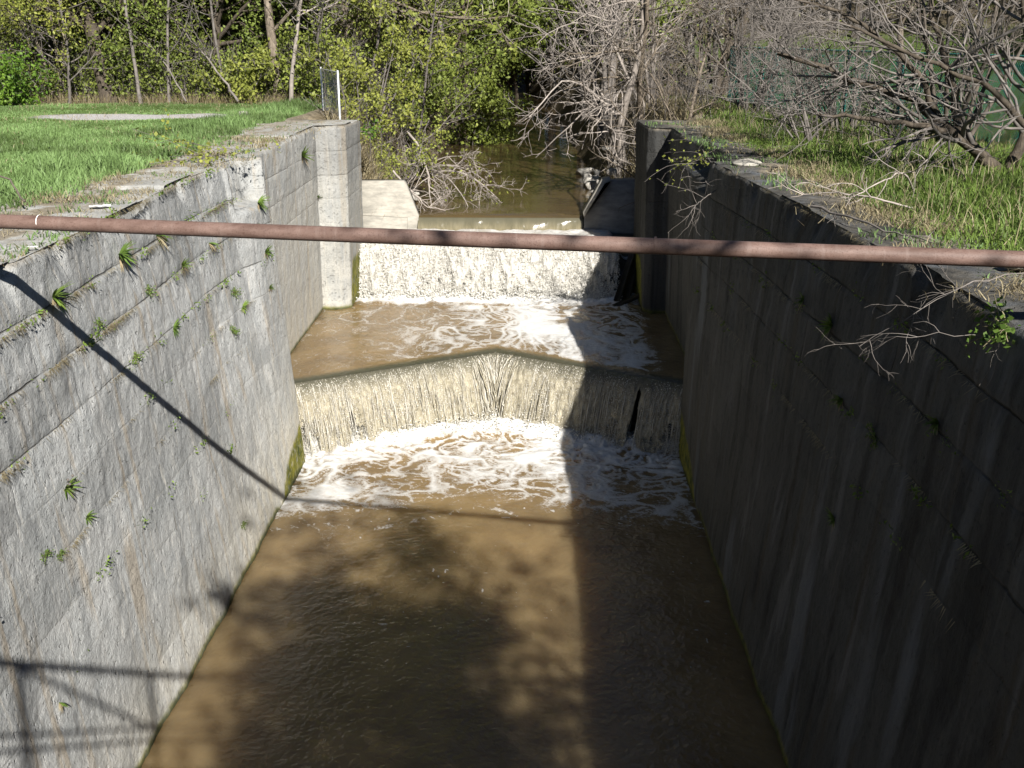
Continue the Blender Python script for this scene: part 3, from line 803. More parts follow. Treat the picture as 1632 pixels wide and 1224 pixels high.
mb = MB(); prism_mesh(mb, [(1.58, 1.0), (4.2, 1.0), (4.2, 4.62), (2.32, 4.50), (2.16, 4.44), (1.62, 3.48), (1.58, 3.40)], 32.80, 33.4)
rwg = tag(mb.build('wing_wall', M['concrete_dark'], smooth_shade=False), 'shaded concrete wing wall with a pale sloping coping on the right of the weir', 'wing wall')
cb = MB(); prism_mesh(cb, [(1.56, 3.44), (1.62, 3.50), (2.16, 4.46), (2.34, 4.52), (2.33, 4.60), (2.10, 4.54), (1.54, 3.56)], 32.62, 33.42); cb.build('coping', M['concrete'], rwg, False)  # paler concrete than its wall puts the sunlit slope into the colour

# three waterlogged timbers at the right end of the upper fall
for (a, b, r, lab) in (((2.35, 29.6, 1.45), (3.0, 30.9, 3.0), .085, 'steep wet timber leaning beside the right end of the upper waterfall'),
                       ((2.62, 29.8, 1.45), (3.05, 31.0, 2.6), .11, 'thick dark timber wedged between the upper waterfall and the right pier'),
                       ((2.25, 29.2, 1.50), (3.1, 29.6, 1.78), .07, 'low dark timber lying at the waterline by the right pier')):
    a = np.array(a); b = np.array(b); mb = MB(); d = unit(b - a); u = unit(np.cross(d, [0, 0, 1.])); v = np.cross(d, u)
    R = np.stack([u, v, d], 1); L = np.linalg.norm(b - a)
    box(mb, (-r, -r * .8, 0), (r, r * .8, L), R, a, bev=.015)
    tag(mb.build('timber', M['timber'], smooth_shade=False), lab, 'timber', 'timbers beside the upper waterfall')

# ------------------------------------------------------------------ rusty pipe
def pipe():
    root = empty('rusty_pipe', (0, 8.98, 7.08))
    tag(root, 'long rust-brown steel pipe spanning the canal above the walls', 'pipe')
    A = np.array([-9.5, 8.98 + 9.5 * .186, 7.08]); B = np.array([7.6, 8.98 - 7.6 * .186, 7.08])
    n, k, r = 240, 28, .0665
    t = np.linspace(0, 1, n)[:, None]; c = A + (B - A) * t - np.array([0, 8.98, 7.08])
    c[:, 2] += -.012 * np.sin(t[:, 0] * np.pi)
    ph = np.arange(k) / k * 2 * np.pi; d = unit(B - A); u = unit(np.cross(d, [0, 0, 1.])); w = np.array([0, 0, 1.])
    V = c[:, None, :] + r * (np.cos(ph)[None, :, None] * u + np.sin(ph)[None, :, None] * w)
    j = np.arange(k); i = np.arange(n - 1)[:, None] * k
    Q = np.stack([i + j, i + (j + 1) % k, i + k + (j + 1) % k, i + k + j], -1).reshape(-1, 4)
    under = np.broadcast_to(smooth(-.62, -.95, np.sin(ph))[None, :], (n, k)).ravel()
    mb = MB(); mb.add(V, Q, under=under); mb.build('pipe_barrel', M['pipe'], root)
    for x, mt, wd, name in ((-4.53, 'white', .008, 'weld_ring'), (1.0, 'pipe', .02, 'weld_ring')):
        mb = MB(); p = np.array([x, -x * .186, 0]); q = p + d * wd
        P = np.stack([p, p + d * wd * .3, p + d * wd * .7, q])[None]; 
        tubes(mb, P, np.array([[r + .0004, r + .0014, r + .0014, r + .0004]]), 28)
        mb.build(name, M[mt], root)
    # saddles beyond the frame that carry it on the wall tops
    for x in (-7.2, 5.6):
        mb = MB(); y = -x * .186
        box(mb, (x - .12, y - .14, -.70), (x + .12, y + .14, -.055), bev=.015); mb.build('saddle', M['concrete'], root, False)
pipe()

# ------------------------------------------------------------------ plants: generators
def grow(rng, base, d, L, r0, n, wander, up, taper=.35, pull=None):
    B = len(base); pts = np.zeros((B, n, 3)); pts[:, 0] = base; d = unit(np.array(d, float)); st = (np.asarray(L) / (n - 1))[:, None]
    for i in range(1, n):
        d = d + rng.normal(0, wander, (B, 3)); d[:, 2] += up
        if pull is not None: d = d + np.asarray(pull)
        d = unit(d); pts[:, i] = pts[:, i - 1] + d * st
    rad = np.asarray(r0)[:, None] * np.linspace(1, taper, n)[None]
    return pts, rad

def spawn(rng, pts, rad, count, tr, ang, lenr, radf, minr=.004, bias=None):
    B, n, _ = pts.shape
    idx = np.repeat(np.arange(B), count); K = len(idx)
    t = rng.uniform(tr[0], tr[1], K) * (n - 1); i = np.minimum(t.astype(int), n - 2); f = (t - i)[:, None]
    pos = pts[idx, i] * (1 - f) + pts[idx, i + 1] * f
    pd = unit(pts[idx, i + 1] - pts[idx, i])
    per = unit(np.cross(pd, rng.normal(0, 1, (K, 3)) + 1e-6))
    a = np.radians(rng.uniform(ang[0], ang[1], K))[:, None]
    d = np.cos(a) * pd + np.sin(a) * per
    if bias is not None: d = d + np.asarray(bias)
    PL = np.linalg.norm(np.diff(pts, axis=1), axis=2).sum(1)[idx]
    L = PL * rng.uniform(lenr[0], lenr[1], K) * (1.15 - .5 * t / (n - 1))
    r = np.maximum(minr, (rad[idx, i]) * radf)
    return pos, d, L, r

def leaves(mb, rng, C, size, spread, tone_fn=None, asp=.6, up=.3):
    n = len(C); P = C + rng.normal(0, spread, (n, 3))
    nm = unit(rng.normal(0, 1, (n, 3)) + np.array([0, -.35, up])); a = unit(np.cross(nm, rng.normal(0, 1, (n, 3)))); b = np.cross(nm, a)
    s = size * rng.uniform(.55, 1.35, n)[:, None]
    V = np.stack([P - a * s, P + b * s * asp, P + a * s, P - b * s * asp], 1).reshape(-1, 3)
    Q = np.arange(n * 4).reshape(-1, 4)
    tone = np.clip(rng.normal(.5, .26, n), 0, 1) if tone_fn is None else tone_fn(P)
    mb.add(V, Q, tone=np.repeat(tone, 4))

def tree_mesh(seed, H=10, r=.14, stems=1, lean=(0, 0), n1=16, n2=6, n3=5, t1=(.12, 1.), ang1=(40, 80), len1=(.22, .42), up1=.04, wander=.10, wander3=.22,
              nleaf=6000, leafsize=.085, spread=.16, bias1=None, up0=.02, spread_base=.15, stem_out=.25, minr=.006, r2=.5, up2=.03, pull1=None, len2=(.3, .55), len3=(.3, .6), ang2=(25, 65), drop_low=0., twig_k=3):
    """returns (trunk MB, leaves MB or None)"""
    rng = np.random.default_rng(seed)
    base = np.zeros((stems, 3)); 
    if stems > 1:
        a = rng.uniform(0, 2 * np.pi, stems); base[:, 0] = np.cos(a) * spread_base; base[:, 1] = np.sin(a) * spread_base
    d = np.zeros((stems, 3)); d[:, 2] = 1; d[:, 0] = lean[0]; d[:, 1] = lean[1]
    if stems > 1: d[:, :2] += unit(base + 1e-6)[:, :2] * stem_out * rng.uniform(.3, 1.3, (stems, 1))
    base[:, 2] = -.25
    Hs = H * (np.ones(stems) if stems == 1 else rng.uniform(.65, 1.05, stems)); rs = r * (np.ones(stems) if stems == 1 else rng.uniform(.6, 1.1, stems))
    mb = MB()
    p0, r0 = grow(rng, base, d, Hs, rs, 16, wander * .45, up0, .22)
    r0[:, 0] *= 1.35
    tubes(mb, p0, r0, 8, tone=rng.uniform(.3, .7, stems))
    pos, dd, L, rr = spawn(rng, p0, r0, n1, t1, ang1, len1, r2, minr * 1.6, bias1)
    p1, r1 = grow(rng, pos, dd, L, rr, 9, wander, up1, .3, pull1)
    tubes(mb, p1, r1, 5, tone=rng.uniform(.2, .8, len(p1)))
    pos, dd, L, rr = spawn(rng, p1, r1, n2, (.15, 1.), ang2, len2, .55, minr)
    p2, r2_ = grow(rng, pos, dd, L, rr, 7, wander * 1.3, up2, .4)
    tubes(mb, p2, r2_, 4, tone=rng.uniform(.2, .9, len(p2)))
    last = [p2]
    if n3:
        pos, dd, L, rr = spawn(rng, p2, r2_, n3, (.2, 1.), (25, 65), len3, .6, minr * .75)
        p3, r3 = grow(rng, pos, dd, L, rr, 5, wander3, up2, .5)
        tubes(mb, p3, r3, twig_k, tone=rng.uniform(.2, 1., len(p3)))
        last.append(p3)
    lb = None
    if nleaf:
        lb = MB(); C = np.concatenate([q[:, 1:].reshape(-1, 3) for q in last])
        C = C[rng.integers(0, len(C), nleaf)]
        cl = rng.random(nleaf)
        leaves(lb, rng, C, leafsize, spread, lambda P: np.clip(.1 + .85 * fbm(P[:, 0] * 1.1, P[:, 1] * 1.1, P[:, 2] * 1.1, seed=seed, o=2) + rng.normal(0, .18, len(P)), 0, 1))
    return mb, lb

def plant(name, label, cat, loc, tm, bark, leaf=None, rz=0, sc=1.0, group=None, tname='trunk', lname='crown'):
    root = empty(name, loc, rz); root.scale = (sc, sc, sc)
    tag(root, label, cat, group)
    tm[0].build(tname, M[bark], root)
    if tm[1] is not None: tm[1].build(lname, M[leaf], root, False)
    return root

# ------------------------------------------------------------------ left wood edge (trees one can tell apart)
def at(x, d): return (x, d, gz(x, d))
TL = [
 ('tree', 'thick dark trunk leaning left at the wood edge behind the lawn, forked low', 'tree', (-15.0, 39.2), dict(seed=11, H=11, r=.30, lean=(-.16, .02), n1=20, t1=(.2, 1), nleaf=14000, leafsize=.06), 'bark_dark', 'leaf'),
 ('tree', 'slim pale sapling trunk leaning slightly left in front of the wood behind the gravel patch', 'tree', (-13.6, 38.4), dict(seed=12, H=9.5, r=.07, lean=(-.10, 0), n1=14, t1=(.4, 1), nleaf=2600, leafsize=.09), 'twig_grey', 'leaf_b'),
 ('tree', 'pale grey bare tree with a spreading twiggy top right of the lawn', 'tree', (-8.35, 38.2), dict(seed=13, H=8, r=.085, lean=(.02, 0), n1=22, t1=(.4, 1), ang1=(35, 75), n2=7, n3=5, nleaf=350, leafsize=.08, minr=.007), 'twig_pale', 'leaf_b'),
 ('tree', 'stout brown trunk just left of the pale bare tree by the small fence panel', 'tree', (-9.1, 39.6), dict(seed=14, H=11, r=.19, lean=(.03, 0), n1=18, t1=(.2, 1), nleaf=14000, leafsize=.06), 'bark', 'leaf'),
 ('tree', 'yellow-green leafy tree at the far left edge of the wood', 'tree', (-19.6, 40.5), dict(seed=15, H=10, r=.2, n1=20, t1=(.06, 1), nleaf=19000, leafsize=.06), 'bark_dark', 'leaf_b'),
 ('tree', 'dense deep-green leafy tree behind the middle of the lawn', 'tree', (-11.6, 41.0), dict(seed=16, H=11, r=.2, n1=22, t1=(.06, 1), nleaf=19000, leafsize=.06), 'bark_dark', 'leaf'),
 ('tree', 'thin leafy tree with several crooked grey stems left of the dark forked trunk', 'tree', (-17.0, 39.6), dict(seed=17, H=9, r=.10, stems=3, lean=(.05, 0), stem_out=.2, n1=10, t1=(.2, 1), nleaf=9000, leafsize=.06), 'bark', 'leaf_b'),
 ('tree', 'tall leafy tree with a forked grey trunk behind the small grey fence panel', 'tree', (-6.9, 41.0), dict(seed=18, H=11, r=.16, stems=2, stem_out=.16, n1=16, t1=(.12, 1), nleaf=15000, leafsize=.06), 'bark', 'leaf_b'),
]
for nm, lab, cat, (x, d), kw, bk, lf in TL:
    plant(nm, lab, cat, at(x, d), tree_mesh(**kw), bk, lf, group='trees at the left wood edge')

for lab, x, d, H, ln, sd in (('crooked thin grey sapling at the left part of the wood edge', -16.2, 38.6, 8, .12, 121), ('thin grey sapling leaning right behind the left end of the gravel patch', -12.9, 39.2, 8.5, .14, 122), ('straight thin grey sapling behind the right end of the gravel patch', -10.9, 39.4, 9, -.05, 123), ('thin grey twin-stemmed sapling just right of the pale bare tree', -7.7, 39.2, 8.5, .06, 124), ('bent thin grey sapling left of the thin leafy crooked tree', -18.4, 39.0, 8, -.1, 125), ('grey sapling with many fine twigs behind the shrub right of the fence panel', -5.9, 39.0, 8, .15, 126), ('slim grey bare tree reaching over the stream from the left bank', -4.6, 41.5, 9, .3, 127)):
    plant('sapling', lab, 'tree', at(x, d), tree_mesh(seed=sd, H=H, r=.06, stems=2 if 'twin' in lab else 1, lean=(ln, 0), n1=20, t1=(.12, 1), len1=(.2, .42), n2=5, n3=4, nleaf=500, leafsize=.06, minr=.007), 'twig_grey', 'leaf_b', group='saplings at the left wood edge', lname='foliage')

# broken tree leaning out over the stream, with a torn pale limb
mbt, lbt = tree_mesh(seed=19, H=13, r=.17, lean=(.75, -.05), up0=.0, n1=18, t1=(.25, 1), nleaf=2600, leafsize=.09, ang1=(30, 70))
brk = plant('leaning_tree', 'long crooked tree leaning right over the stream with a torn pale limb', 'tree', at(-8.0, 42.5), (mbt, lbt), 'bark', 'leaf_b')
tb = MB(); rng = np.random.default_rng(20)
p, r = grow(rng, np.array([[2.3, -.2, 3.4]]), np.array([[.80, -.1, .45]]), np.array([2.3]), np.array([.11]), 8, .05, .0, .8)
tubes(tb, p, r, 7, tone=[.9]); p2, r2 = grow(rng, p[:, -1], np.array([[1., -.1, .05]]), np.array([4.2]), np.array([.06]), 12, .1, -.01, .2); tubes(tb, p2, r2, 5, tone=[.8])
pos, dd, L, rr = spawn(rng, p2, r2, 9, (.2, 1), (25, 60), (.25, .5), .6, .01); p3, r3 = grow(rng, pos, dd, L, rr, 7, .15, 0, .3); tubes(tb, p3, r3, 4, tone=rng.uniform(.5, 1, len(p3)))
tb.build('torn_limb', M['driftwood'], brk)

# green shrubs on the left of the stream
SH = [
 ('shrub', 'bright leafy shrub right of the small grey fence panel above the pier', (-5.6, 37.0), dict(seed=31, H=4.2, r=.05, stems=7, stem_out=.5, n1=9, t1=(.15, 1), n2=4, n3=3, nleaf=5200, leafsize=.062, spread=.13), 'leaf_b', .0),
 ('shrub', 'bushy yellow-green shrub on the bank above the left wing wall', (-4.7, 36.2), dict(seed=32, H=2.5, r=.035, stems=8, stem_out=.7, n1=8, t1=(.15, 1), n2=4, n3=3, nleaf=2600, leafsize=.05, spread=.12), 'leaf_b', .0),
 ('shrub', 'deep-green leafy bush hanging over the far left bank of the stream', (-4.9, 44.0), dict(seed=33, H=4.5, r=.05, stems=7, lean=(.3, 0), stem_out=.5, n1=9, t1=(.15, 1), n2=4, n3=3, nleaf=5200, leafsize=.075, spread=.16), 'leaf', .0),
 ('shrub', 'bright green rounded bush at the left end of the wood edge', (-18.0, 38.0), dict(seed=34, H=2.2, r=.03, stems=9, stem_out=.8, n1=8, t1=(.1, 1), n2=4, n3=3, nleaf=3600, leafsize=.06, spread=.13), 'leaf_bright', .0),
 ('shrub', 'low yellow-green bush at the foot of the wood left of the pale bare tree', (-10.3, 38.9), dict(seed=35, H=2.4, r=.03, stems=8, stem_out=.7, n1=8, t1=(.1, 1), n2=4, n3=3, nleaf=3200, leafsize=.065, spread=.14), 'leaf_b', .0),
 ('shrub', 'leafy dark bush drooping to the water at the bend of the stream', (-3.2, 55.0), dict(seed=36, H=5.5, r=.06, stems=7, lean=(.35, -.1), stem_out=.5, n1=9, t1=(.12, 1), n2=4, n3=3, nleaf=5200, leafsize=.10, spread=.2), 'leaf', .0),
 ('shrub', 'leafy green bush at the wood edge between the dark forked trunk and the pale sapling', (-14.2, 40.0), dict(seed=37, H=3.0, r=.03, stems=8, stem_out=.6, n1=8, t1=(.1, 1), n2=4, n3=3, nleaf=3600, leafsize=.075, spread=.16), 'leaf', .0),
 ('shrub', 'leafy green bush behind the right end of the lawn next to the fence panel', (-7.4, 38.8), dict(seed=38, H=3.0, r=.03, stems=8, stem_out=.6, n1=8, t1=(.1, 1), n2=4, n3=3, nleaf=3600, leafsize=.065, spread=.14), 'leaf', .0),
]
for nm, lab, (x, d), kw, lf, rz in SH:
    plant(nm, lab, 'shrub', at(x, d), tree_mesh(**kw), 'twig_grey', lf, rz, group='green shrubs along the left bank', tname='stems', lname='foliage')

# arching bare shrub and fallen branches at the left bank of the stream
plant('arching_shrub', 'bare arching shrub bending from the left bank over the stream', 'shrub', at(-4.6, 37.2),
      tree_mesh(seed=41, H=4.6, r=.045, stems=5, lean=(.55, -.1), stem_out=.35, up0=-.13, n1=9, t1=(.2, 1), n2=5, n3=4, nleaf=260, leafsize=.05, up1=-.04, up2=-.02, minr=.008), 'twig_pale', 'leaf_b', tname='stems', lname='foliage')
def limb(name, label, cat, pts, r, mat, seed, kids=8, ln=(.25, .5), group=None, up=0.):
    mr = .35 * r
    rng = np.random.default_rng(seed); pts = np.array(pts, float); o = pts[0].copy(); pts = pts - o
    t = np.linspace(0, 1, len(pts)); tt = np.linspace(0, 1, 14)
    P = np.stack([np.interp(tt, t, pts[:, k]) for k in range(3)], -1); P[1:-1] += rng.normal(0, .02, (12, 3)) * np.linalg.norm(pts[-1]) * .35
    P = P[None]; R = r * np.linspace(1, .3, 14)[None]
    mb = MB(); tubes(mb, P, R, 6, tone=[.7])
    pos, dd, L, rr = spawn(rng, P, R, kids, (.2, 1.), (25, 65), ln, .6, min(.008, mr * 1.3)); p1, r1 = grow(rng, pos, dd, L, rr, 7, .16, up, .35); tubes(mb, p1, r1, 4, tone=rng.uniform(.5, 1, len(p1)))
    pos, dd, L, rr = spawn(rng, p1, r1, 4, (.2, 1.), (25, 65), (.3, .6), .6, min(.006, mr)); p2, r2 = grow(rng, pos, dd, L, rr, 5, .2, up, .4); tubes(mb, p2, r2, 3, tone=rng.uniform(.5, 1, len(p2)))
    root = mb.build(name, M[mat]); root.location = o
    tag(root, label, cat, group); return root
limb('fallen_branch', 'bleached dead branch reaching down to the water beside the left wing wall', 'branch', [(-4.2, 37.0, 5.6), (-3.6, 36.2, 5.0), (-3.35, 35.2, 4.2), (-3.2, 34.2, 3.5)], .045, 'twig_pale', 51, 10)
limb('fallen_branch', 'tangle of bleached twigs caught at the left end of the weir', 'branch', [(-4.4, 34.4, 4.6), (-3.9, 34.0, 4.1), (-3.3, 33.6, 3.6), (-2.7, 33.5, 3.5)], .035, 'twig_pale', 52, 11, (.3, .6))
limb('fallen_branch', 'long grey fallen stem slanting down the wood edge behind the gravel', 'branch', [(-10.1, 38.0, 6.5), (-11.0, 38.6, 7.6), (-12.1, 39.0, 8.9)], .05, 'twig_grey', 53, 3, (.1, .2))
limb('fallen_branch', 'thin grey fallen pole leaning left in the wood edge behind the gravel', 'branch', [(-11.9, 38.0, 6.5), (-12.6, 38.6, 7.6), (-13.3, 39.0, 8.4)], .035, 'twig_grey', 54, 3, (.1, .2))
limb('black_twig', 'black forked twig lying in the grass at the left edge', 'branch', [(-6.9, 14.6, 6.55), (-7.3, 15.0, 6.80), (-7.9, 15.3, 6.98), (-8.6, 15.6, 7.05)], .016, 'twig_dark', 55, 3, (.35, .6))

# ------------------------------------------------------------------ right bank trees
sp = tree_mesh(seed=61, H=8.5, r=.15, lean=(-.03, -.02), n1=17, t1=(.12, .75), ang1=(65, 100), len1=(.36, .60), n2=8, n3=5, up1=-.045, up2=.02, wander=.17, wander3=.25, bias1=(-.75, -.30, .05), nleaf=0, minr=.011, r2=.40, len2=(.25, .5), len3=(.25, .5), ang2=(30, 75))
plant('bare_tree', 'grey bare tree with pale crooked drooping branches spread over the stream', 'tree', at(3.0, 36.6), sp, 'twig_pale')
sp2 = tree_mesh(seed=62, H=8.0, r=.12, lean=(.03, -.05), n1=13, t1=(.2, .8), ang1=(60, 95), len1=(.28, .5), n2=6, n3=4, up1=-.03, wander=.16, bias1=(-.6, -.4, .0), nleaf=0, minr=.009, r2=.4)
plant('bare_tree', 'brown-barked bare tree standing close right of the drooping pale tree', 'tree', at(3.6, 36.9), sp2, 'bark')
TR = [
 ('slim straight grey trunk rising right behind the right pier', (4.05, 32.4), dict(seed=63, H=9.5, r=.09, lean=(.02, 0), n1=22, t1=(.18, 1), ang1=(40, 80), len1=(.2, .4), n2=6, n3=5, nleaf=0, minr=.007), 'bark', None),
 ('dark leaning bare tree beyond the end of the green fence', (7.4, 45.0), dict(seed=64, H=10, r=.2, stems=2, lean=(.3, 0), stem_out=.15, n1=18, t1=(.15, 1), nleaf=900, leafsize=.08, minr=.01), 'bark_dark', 'leaf_b'),
 ('upright tan pole-like trunk in front of the green fence', (9.3, 28.2), dict(seed=65, H=9, r=.105, lean=(0, 0), n1=16, t1=(.3, 1), ang1=(35, 75), nleaf=0, minr=.007), 'bark', None),
 ('clump of several dark grey stems fanning upward in front of the fence at the right', (8.9, 23.6), dict(seed=66, H=7, r=.06, stems=8, stem_out=.45, n1=9, t1=(.3, 1), n2=5, n3=3, nleaf=0, minr=.006), 'twig_dark', None),
 ('grey bare bush of thin stems filling the gap left of the tan trunk', (7.6, 27.0), dict(seed=67, H=5.0, r=.035, stems=12, lean=(-.25, -.1), stem_out=.45, n1=9, t1=(.15, 1), n2=5, n3=4, nleaf=0, minr=.006), 'twig_grey', None),
 ('tall grey bare bush of many stems beside the far end of the green fence', (6.4, 33.0), dict(seed=68, H=6.0, r=.04, stems=10, stem_out=.35, n1=10, t1=(.12, 1), n2=5, n3=4, nleaf=0, minr=.007), 'twig_grey', None),
 ('pale bare thicket left of the slim trunk behind the right pier', (4.2, 40.0), dict(seed=69, H=8, r=.06, stems=6, lean=(-.12, 0), stem_out=.3, n1=13, t1=(.12, 1), n2=6, n3=4, nleaf=250, leafsize=.07, minr=.009), 'twig_pale', 'leaf_b'),
 ('bare bush with arching thin grey stems nearest the wall edge at right', (6.1, 24.2), dict(seed=70, H=4.2, r=.03, stems=9, lean=(-.3, -.1), stem_out=.5, n1=8, t1=(.15, 1), n2=5, n3=4, nleaf=0, minr=.005, up0=-.02), 'twig_grey', None),
 ('tall pale bare tree far up the right bank of the stream', (3.6, 50.0), dict(seed=71, H=11, r=.16, lean=(-.12, 0), n1=22, t1=(.12, 1), n2=7, n3=5, nleaf=400, leafsize=.08, minr=.012), 'twig_pale', 'leaf_b'),
 ('twiggy grey bare tree whose top spreads across the upper right', (7.6, 36.5), dict(seed=72, H=9, r=.12, stems=2, stem_out=.2, n1=18, t1=(.15, 1), n2=7, n3=5, nleaf=0, minr=.009), 'twig_grey', None),
]
for lab, (x, d), kw, bk, lf in TR:
    plant('bare_tree' if kw['H'] > 6.6 else 'bare_shrub', lab, 'tree' if kw['H'] > 6.6 else 'shrub', at(x, d), tree_mesh(**kw), bk, lf, group='bare trees and shrubs on the right bank', lname='foliage')

# old half-fallen tree with dark limbs sweeping left
def sweeping_tree():
    rng = np.random.default_rng(81); root = empty('sprawling_tree', at(8.35, 19.3))
    tag(root, 'dark half-fallen tree at the right edge with limbs sweeping low to the left', 'tree')
    mb = MB()
    main = [([(0, 0, -.1), (-.5, -.1, .25), (-1.1, 0, .7), (-1.7, .2, 1.25), (-2.8, .5, 1.6), (-4.0, .9, 2.0)], .13, 'l'),
            ([(0, 0, .0), (.25, .1, .7), (.3, .3, 1.7), (.1, .5, 3.0), (-.3, .8, 4.6)], .11, 'u'),
            ([(-.9, 0, .55), (-1.1, .3, 1.6), (-1.5, .6, 2.8), (-1.6, .9, 4.2)], .08, 'u'),
            ([(-.3, 0, .15), (-1.2, -.4, .75), (-2.4, -.6, .95), (-3.6, -.7, 1.05)], .075, 'l'),
            ([(.6, -.4, .1), (.0, -.6, .8), (-.8, -.8, 1.5), (-2.2, -.9, 2.0), (-3.4, -.8, 2.5)], .07, 'l'),
            ([(-1.2, .1, .8), (-2.0, -.2, 1.9), (-3.0, -.2, 2.6), (-4.4, -.1, 3.0)], .06, 'l')]
    tws = MB()
    for pts, r, kind in main:
        pts = np.array(pts); t = np.linspace(0, 1, len(pts)); tt = np.linspace(0, 1, 16)
        P = np.stack([np.interp(tt, t, pts[:, k]) for k in range(3)], -1)
        for _ in range(2): P[1:-1] = (P[:-2] + P[1:-1] * 2 + P[2:]) / 4
        P[1:-1] += rng.normal(0, .025, (14, 3)); P = P[None]; R = r * np.linspace(1, .28, 16)[None]
        tubes(mb, P, R, 8, tone=[.5])
        pos, dd, L, rr = spawn(rng, P, R, 14, (.2, 1.), (30, 75), (.28, .6), .5, .0065, bias=(-.35, -.15, .05)); p1, r1 = grow(rng, pos, dd, L, rr, 9, .14, .01, .3); tubes(tws, p1, r1, 5, tone=rng.uniform(.2, .7, len(p1)))
        pos, dd, L, rr = spawn(rng, p1, r1, 4, (.2, 1.), (25, 60), (.3, .65), .55, .0045); p2, r2 = grow(rng, pos, dd, L, rr, 6, .18, .01, .4); tubes(tws, p2, r2, 4, tone=rng.uniform(.3, 1, len(p2)))
        pos, dd, L, rr = spawn(rng, p2, r2, 3, (.2, 1.), (25, 60), (.3, .6), .7, .004); p3, r3 = grow(rng, pos, dd, L, rr, 5, .2, .0, .5); tubes(tws, p3, r3, 3, tone=rng.uniform(.3, 1, len(p3)))
    mb.build('trunk', M['bark_dark'], root); tws.build('twigs', M['twig_grey'], root)
sweeping_tree()

# twigs hanging over the right wall near the camera
limb('overhanging_branch', 'forked grey bare branch hanging over the right wall below the pipe end', 'branch', [(4.95, 9.6, 6.75), (4.35, 9.55, 6.70), (3.85, 9.5, 6.58), (3.35, 9.45, 6.30), (2.95, 9.4, 6.05)], .007, 'twig_grey', 91, 9, (.22, .42), up=-.01)
limb('overhanging_branch', 'thin bare branch below the forked one on the right wall', 'branch', [(4.95, 8.9, 6.30), (4.3, 9.0, 6.28), (3.7, 9.1, 6.24), (3.2, 9.2, 6.20)], .006, 'twig_grey', 92, 7, (.22, .4), up=-.02)
limb('dead_stick', 'long grey dead stick lying on top of the right wall above the pipe', 'branch', [(3.75, 14.6, 6.52), (4.15, 13.2, 6.50), (4.55, 12.2, 6.47)], .02, 'twig_grey', 93, 4, (.1, .25))
limb('dead_stick', 'pale broken sticks lying across the right wall edge', 'branch', [(5.1, 14.6, 6.50), (4.6, 14.8, 6.62), (4.05, 15.4, 6.60), (3.7, 15.6, 6.50)], .016, 'twig_pale', 94, 7, (.3, .5))
limb('dead_stick', 'forked grey dead branch lying in the grass beside the right wall', 'branch', [(5.7, 16.4, 6.50), (5.3, 15.7, 6.85), (4.7, 15.2, 6.70), (4.3, 14.9, 6.55)], .018, 'twig_pale', 95, 7, (.3, .5))
limb('dead_stick', 'bare weed stem growing out over the right wall near the broken block', 'branch', [(3.5, 20.2, 6.0), (3.0, 19.4, 5.9), (2.75, 18.8, 5.8)], .010, 'twig_grey', 96, 8, (.3, .6))

# trees standing behind the camera whose shade falls on the water and the left bank
plant('shade_tree', 'tall budding tree on the right bank behind the footbridge shading the lower pool', 'tree', at(5.8, -5.4), tree_mesh(seed=101, H=9.3, r=.17, lean=(-.03, .05), n1=26, t1=(.45, 1), ang1=(45, 90), len1=(.22, .40), n2=6, n3=3, nleaf=2500, leafsize=.13, spread=.35), 'bark', 'leaf')
plant('shade_tree', 'second budding tree on the right bank a little farther behind the footbridge', 'tree', at(4.9, -8.4), tree_mesh(seed=104, H=8.6, r=.16, lean=(-.15, .05), n1=24, t1=(.42, 1), ang1=(45, 90), len1=(.24, .42), n2=6, n3=4, nleaf=5200, leafsize=.14, spread=.3), 'bark', 'leaf')
plant('shade_tree', 'bare twiggy tree on the right bank beside the footbridge shading the meadow', 'tree', at(10.4, 7.0), tree_mesh(seed=103, H=10, r=.2, lean=(.05, .0), n1=16, t1=(.3, 1), len1=(.25, .42), n2=5, n3=3, nleaf=600, leafsize=.08, minr=.008), 'bark', 'leaf_b', lname='foliage')
plant('shrub', 'small leafy shrub on top of the left wall beside the footbridge', 'shrub', at(-5.95, 8.2), tree_mesh(seed=102, H=1.9, r=.03, lean=(.18, 0), stems=6, stem_out=.5, n1=8, t1=(.2, 1), n2=4, n3=3, nleaf=700, leafsize=.06, spread=.12), 'twig_dark', 'leaf_bright', tname='stems', lname='foliage')

